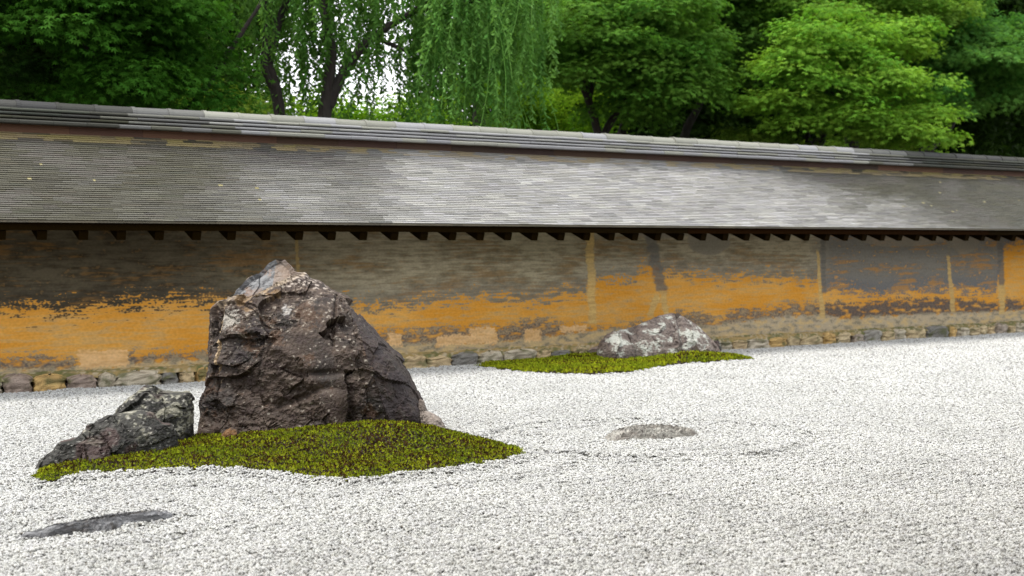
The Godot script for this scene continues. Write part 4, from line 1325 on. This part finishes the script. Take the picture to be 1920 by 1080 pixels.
	var lively := [[Vector3(12.45, 3.42, -1.5), 0.50, 0.065, 0.45, 110], [Vector3(12.7, 3.95, -1.5), 0.50, 0.065, 0.45, 110], [Vector3(13.1, 3.65, -1.2), 0.62, 0.065, 0.5, 150], [Vector3(13.3, 4.15, -1.4), 0.62, 0.065, 0.5, 150], [Vector3(13.9, 4.45, -1.5), 0.60, 0.065, 0.5, 140], [Vector3(14.6, 4.35, -1.5), 0.60, 0.065, 0.45, 130], [Vector3(13.9, 3.80, -1.1), 0.62, 0.065, 0.5, 150], [Vector3(14.5, 3.85, -1.3), 0.5, 0.065, 0.45, 110], [Vector3(13.5, 3.20, -1.1), 0.62, 0.065, 0.5, 140], [Vector3(14.2, 3.02, -1.0), 0.68, 0.065, 0.5, 150], [Vector3(14.8, 3.30, -1.2), 0.55, 0.065, 0.5, 120], [Vector3(15.1, 2.98, -1.2), 0.45, 0.065, 0.45, 90], [Vector3(12.9, 3.12, -1.5), 0.45, 0.065, 0.4, 90], [Vector3(14.1, 4.05, -1.8), 0.8, 0.15, 0.6, 150], [Vector3(13.2, 3.5, -1.9), 0.8, 0.15, 0.6, 150], [Vector3(15.2, 3.7, -1.8), 0.6, 0.12, 0.5, 110], [Vector3(15.0, 4.7, -1.6), 0.6, 0.12, 0.5, 110]]
	for q in lively:
		q[4] = int(q[4] * 0.72)
	lively.append_array(random_pads(34, Vector3(13.8, 3.8, -1.25), Vector3(1.75, 0.95, 0.55), Vector2(0.18, 0.38), 0.06, 34, 24))
	pads(e, maple, "maple", lively, Color(0.100, 0.280, 0.028), Color(0.275, 0.465, 0.058), 0.10, 0.5, 1.0)
	# trees above and to the right of it
	var g := tree("maple_tree", "tall green maple spreading above the bright maple", "tree", 16.2, -3.4)
	trunk(g, [[[Vector3(16.2, -0.1, -3.4), Vector3(16.0, 2.6, -3.4), Vector3(15.6, 4.0, -3.2), Vector3(15.2, 6.0, -3.0)], [0.14, 0.12, 0.08, 0.04]], [[Vector3(15.7, 3.6, -3.3), Vector3(14.6, 4.8, -2.8), Vector3(13.8, 5.4, -2.5)], [0.06, 0.04, 0.02]]], bark)
	pads(g, maple, "maple", random_pads(48, Vector3(15.2, 5.35, -2.9), Vector3(2.3, 1.15, 1.0), Vector2(0.5, 0.85), 0.13, 110, 25), Color(0.094, 0.239, 0.026), Color(0.210, 0.355, 0.052), 0.16, 0.65, 1.0)
	var r2 := tree("maple_tree", "bluish green maple at the far right with a leaning trunk", "tree", 17.3, -3.0)
	trunk(r2, [[[Vector3(17.0, -0.1, -3.0), Vector3(17.2, 2.4, -3.0), Vector3(17.7, 3.3, -2.8), Vector3(18.3, 4.1, -2.6), Vector3(19.2, 5.2, -2.5)], [0.12, 0.10, 0.075, 0.06, 0.03]], [[Vector3(17.3, 2.6, -3.0), Vector3(16.9, 3.4, -2.8), Vector3(16.4, 4.2, -2.6)], [0.06, 0.04, 0.02]]], bark)
	pads(r2, maple_big, "maple", random_pads(52, Vector3(17.7, 4.55, -2.5), Vector3(1.9, 1.15, 0.9), Vector2(0.45, 0.8), 0.13, 105, 26), Color(0.058, 0.196, 0.035), Color(0.138, 0.297, 0.061), 0.18, 0.65, 1.0)
	# low bushes looking over the wall
	for q in [[7.0, -4.6, 3.12, 0.9, "yellow-green bush under the sky gap, seen over the wall"], [8.7, -5.2, 3.2, 1.0, "yellow-green bush behind the weeping curtain"], [11.6, -6.0, 3.9, 1.5, "olive bush behind the forked middle maple"], [12.75, -2.3, 2.95, 0.7, "light green bush below the bright maple's left side"], [5.3, -4.6, 3.3, 0.9, "shaded bush below the left maple's right side"], [17.2, -4.6, 3.3, 0.9, "yellowish bush under the bright maple's right side"]]:
		var t := tree("bush", q[4], "bush", q[0], q[1])
		trunk(t, [[[Vector3(q[0], -0.1, q[1]), Vector3(q[0] + 0.05, 1.2, q[1]), Vector3(q[0] + 0.2, 2.3, q[1])], [0.05, 0.04, 0.015]]], bark)
		var light: bool = q[0] > 6.0 and q[0] < 12.0
		pads(t, ovals if light else maple, "bush", random_pads(22, Vector3(q[0], q[2] - 0.35, q[1]), Vector3(q[3], 0.75, q[3] * 0.7), Vector2(0.3, 0.5), 0.18, 70, 60 + int(q[0])), Color(0.120, 0.290, 0.018) if light else Color(0.087, 0.189, 0.020), Color(0.260, 0.420, 0.032) if light else Color(0.167, 0.261, 0.035), 0.1, 0.9, 1.0)

func curtain(parent: Node3D, meshes: Array, count: int, u0: float, u1: float, v0: float, v1: float, h0: float, h1: float, c1: Color, c2: Color) -> void:
	var inv := parent.transform.affine_inverse()
	for k in meshes.size():
		var where: Array[Transform3D] = []
		var tint := PackedColorArray()
		for i in count / meshes.size():
			var w := to_world(rng.randf_range(u0, u1), rng.randf_range(h0, h1), rng.randf_range(v0, v1))
			var b := Basis(Vector3.UP, rng.randf() * TAU) * Basis(Vector3(0, 0, 1), rng.randf_range(-0.25, 0.25))
			where.append(inv * Transform3D(b.scaled(Vector3.ONE * rng.randf_range(0.85, 1.15)), w))
			var f := rng.randf_range(0.8, 1.2)
			var c := c1.lerp(c2, rng.randf())
			tint.append(Color(c.r * f, c.g * f, c.b * f))
		multi("hanging_leaves" if k == 0 else "hanging_leaves_%03d" % k, meshes[k], leaf_mat("cherry"), where, tint, parent)

# ------------------------------------------------------------------ the hall with the veranda one looks from
func build_hall() -> void:
	var hall := thing("temple_hall", "timber hall with a deep eave and veranda facing the garden", "building", wall_origin, TURN)
	var wood := mat(Color(0.12, 0.08, 0.05), 0.8)
	var paper := mat(Color(0.55, 0.53, 0.48), 0.9)
	var tile := mat(Color(0.12, 0.12, 0.125), 0.7)
	var s := Soup.new()
	for k in 14:
		s.box(Vector3(-9.0, 0.54, 10.4 + k * 0.2), Vector3(22.0, 0.60, 10.4 + k * 0.2 + 0.194), Color.WHITE)
	part("veranda_floor", s.done(), wood, hall)
	for i in 12:
		var p := Soup.new()
		p.box(Vector3(-0.08, -0.05, -0.08), Vector3(0.08, 3.45, 0.08), Color.WHITE)
		var o := fast_part("post", p.done(), wood, hall)
		o.position = Vector3(-8.6 + i * 2.75, 0, 12.1)
	var w := Soup.new()
	w.box(Vector3(-9.0, 0.60, 13.25), Vector3(22.0, 2.4, 13.30), Color.WHITE)
	part("paper_screens", w.done(), paper, hall)
	var b := Soup.new()
	b.box(Vector3(-9.0, 2.4, 13.2), Vector3(22.0, 4.4, 13.4), Color.WHITE)
	b.box(Vector3(-9.0, -0.05, 13.32), Vector3(22.0, 0.6, 13.5), Color.WHITE)
	part("wall", b.done(), wood, hall)
	var r := Soup.new()
	var e0 := Vector2(8.4, 2.85)
	var e1 := Vector2(15.0, 5.2)
	r.quad(Vector3(-10.5, e0.y, e0.x), Vector3(-10.5, e1.y, e1.x), Vector3(23.5, e1.y, e1.x), Vector3(23.5, e0.y, e0.x), Color.WHITE)
	part("eave_soffit", r.done(), wood, hall)
	var t := Soup.new()
	t.quad(Vector3(-10.5, e0.y + 0.22, e0.x - 0.05), Vector3(-10.5, e1.y + 0.3, e1.x), Vector3(23.5, e1.y + 0.3, e1.x), Vector3(23.5, e0.y + 0.22, e0.x - 0.05), Color.WHITE)
	t.quad(Vector3(-10.5, e0.y - 0.02, e0.x - 0.02), Vector3(-10.5, e0.y + 0.22, e0.x - 0.05), Vector3(23.5, e0.y + 0.22, e0.x - 0.05), Vector3(23.5, e0.y - 0.02, e0.x - 0.02), Color.WHITE)
	part("roof", t.done(), tile, hall)
